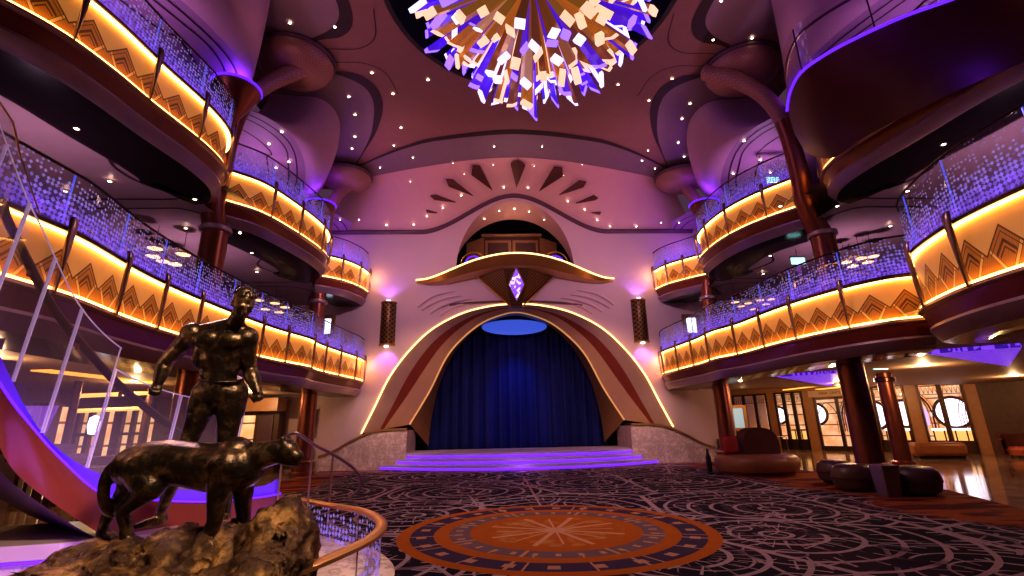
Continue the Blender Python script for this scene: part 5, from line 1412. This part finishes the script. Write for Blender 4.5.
tq = [(182, 124), (312, 68), (343, 102), (430, 72), (556, 75), (640, 105), (697, 72)]
for k, (x, y) in enumerate(tq):
    p = tymp_hit(*wq(x, y)); p = p + Vector((0, -.03, -.05)); downlight(p, 'pinhole downlight among the ray wedges, %s from the left' % ORD[k], 'pinhole downlights', .025)
nq = [(405, 228), (450, 222), (495, 213), (540, 222), (584, 228)]
for k, (x, y) in enumerate(nq):
    px, py = wq(x, y); p = onY(px, py, 21.8); xx = max(-1, min(1, (p.x-AX)/2.72)); p.z = 8.5+3.5*math.sqrt(max(0, 1-xx*xx)) - .05
    downlight(p, 'small downlight in the vault over the dark cabinet, %s from the left' % ORD[k], 'niche downlights', .05)
row([(282, 131), (269, 143), (289, 161), (276, 167)], 10.79, 'in bay ceiling over upper left balcony', 'left bay downlights', .06)
row([(744, 140), (760, 159), (733, 173), (770, 172)], 10.79, 'in the bay ceiling over upper right balcony', 'right bay downlights', .06)
row([(340, 219), (359, 219)], 10.41, 'in far left bay ceiling by back wall', 'far left bay downlights', .05)
row([(661, 222), (679, 222)], 10.41, 'in far right bay ceiling by back wall', 'far right bay downlights', .05)
row([(77, 127), (110, 180), (66, 190), (186, 227), (195, 198), (240, 232), (252, 252), (257, 271)], ZL2-.63, 'under the upper left balconies', 'left deck downlights', .06)
row([(837, 205), (907, 190), (770, 255), (763, 273), (943, 143), (780, 205), (890, 225)], ZL2-.63, 'under the upper right balconies', 'right deck downlights', .06)
row([(1008, 317), (955, 371), (930, 369), (812, 372)], ZL1-.52, 'in the low ceiling over the right deck', 'low ceiling downlights', .06)

# ------------------------------------------------------------------ lights
def up_wash(x, y, z, col, pw, tgt, sz=.12): light('SPOT', 'wash_fill', (x, y, z), col, pw*3.3, sz, target=tgt, spot=150, blend=1)  # unseen fill spots added to wash ceilings and back wall
light('SPOT', 'chandelier_lamp', (.1, 10.2, 9.2), (1, .66, .70), 700, .35, target=(.1, 10.6, 0), spot=165, blend=1)
for s in (-1, 1):
    up_wash(s*6.6, 9, 9.6, (1, .42, .46), 42, (s*1.5, 11, 12.6))
    up_wash(s*6.0, 15.5, 9.6, (1, .44, .50), 45, (s*2.0, 19.5, 12.4))
    up_wash(s*9.0, 15, 9.0, (.80, .38, .85), 55, (s*8.2, 15, 12))
    up_wash(s*9.0, 8, 9.0, (.80, .38, .85), 50, (s*8.2, 8, 12))
    up_wash(s*9.5, 13, 4.8, (.78, .48, .72), 95, (s*10, 14, 7))
    up_wash(s*9.0, 7.5, 4.8, (.78, .48, .72), 85, (s*9.5, 8, 7))
    up_wash(s*4.6, 15.8, 8.2, (.88, .56, .84), 100, (s*4.5, 21, 6.5))
    light('POINT', 'corner_violet', (s*7.9, 20.2, 9.2), (.45, .12, 1), 40, .4)
    light('POINT', 'corner_warm', (s*6.25, 20.6, 4.2), (1, .55, .2), 13, .15); light('POINT', 'corner_warm', (s*6.25, 20.6, 8.1), (1, .55, .2), 13, .15)
    light('SPOT', 'plinth_wash', (s*5.5, 17.5, 3.2), (1, .66, .58), 120, .1, target=(s*6.0, 21, .8), spot=70)  # spot added to brighten the stone plinth, no fixture
    light('SPOT', 'arch_wash', (s*3.0, 15.0, 5.5), (1, .62, .38), 440, .2, target=(s*4.2, 21.5, 3.2), spot=50)
light('SPOT', 'canopy_wash', (0, 16.6, 8.9), (1, .52, .56), 190, .15, target=(0, 20, 12.5), spot=140, blend=1)  # unseen fill spot added for the pink canopy
light('SPOT', 'curtain_lamp', (.1, 21.6, 6.3), (.10, .20, 1), 420, .2, target=(.1, 23.7, 2.6), spot=58, blend=1)
light('SPOT', 'carpet_lamp', (0, 9.5, 9.0), (1, .64, .46), 520, .4, target=(0, 8.6, 0), spot=60, blend=.8)
light('SPOT', 'statue_key', (-.3, .8, 5.5), (1, .76, .54), 2000, .15, target=(-3.2, 3.7, 1.3), spot=38)
light('SPOT', 'statue_rim', (-5.8, 6.4, 5.2), (1, .6, .7), 350, .2, target=(-3.2, 3.8, 1.6), spot=45)
light('AREA', 'stair_violet', (-4.6, 4.6, 1.5), (.4, .12, 1), 4, .6, target=(-6, 5.5, .8))
light('POINT', 'stage_violet_fill', (0, 18.4, .5), (.35, .12, 1), 14, .1)  # unseen violet fill added to brighten stage and steps
light('POINT', 'niche_lamp', (.1, 21.8, 10.9), (1, .6, .5), 8, .15)

w = bpy.data.worlds.new('world'); SC.world = w; w.use_nodes = True
w.node_tree.nodes['Background'].inputs[0].default_value = (.30, .14, .26, 1); w.node_tree.nodes['Background'].inputs[1].default_value = .25
SC.view_settings.view_transform = 'Standard'; SC.view_settings.look = 'Medium High Contrast'; SC.view_settings.exposure = 0
SC.cycles.max_bounces = 6; SC.cycles.transparent_max_bounces = 12; SC.cycles.sample_clamp_indirect = 4; SC.cycles.caustics_reflective = False; SC.cycles.caustics_refractive = False
SC.cycles.use_denoising = True
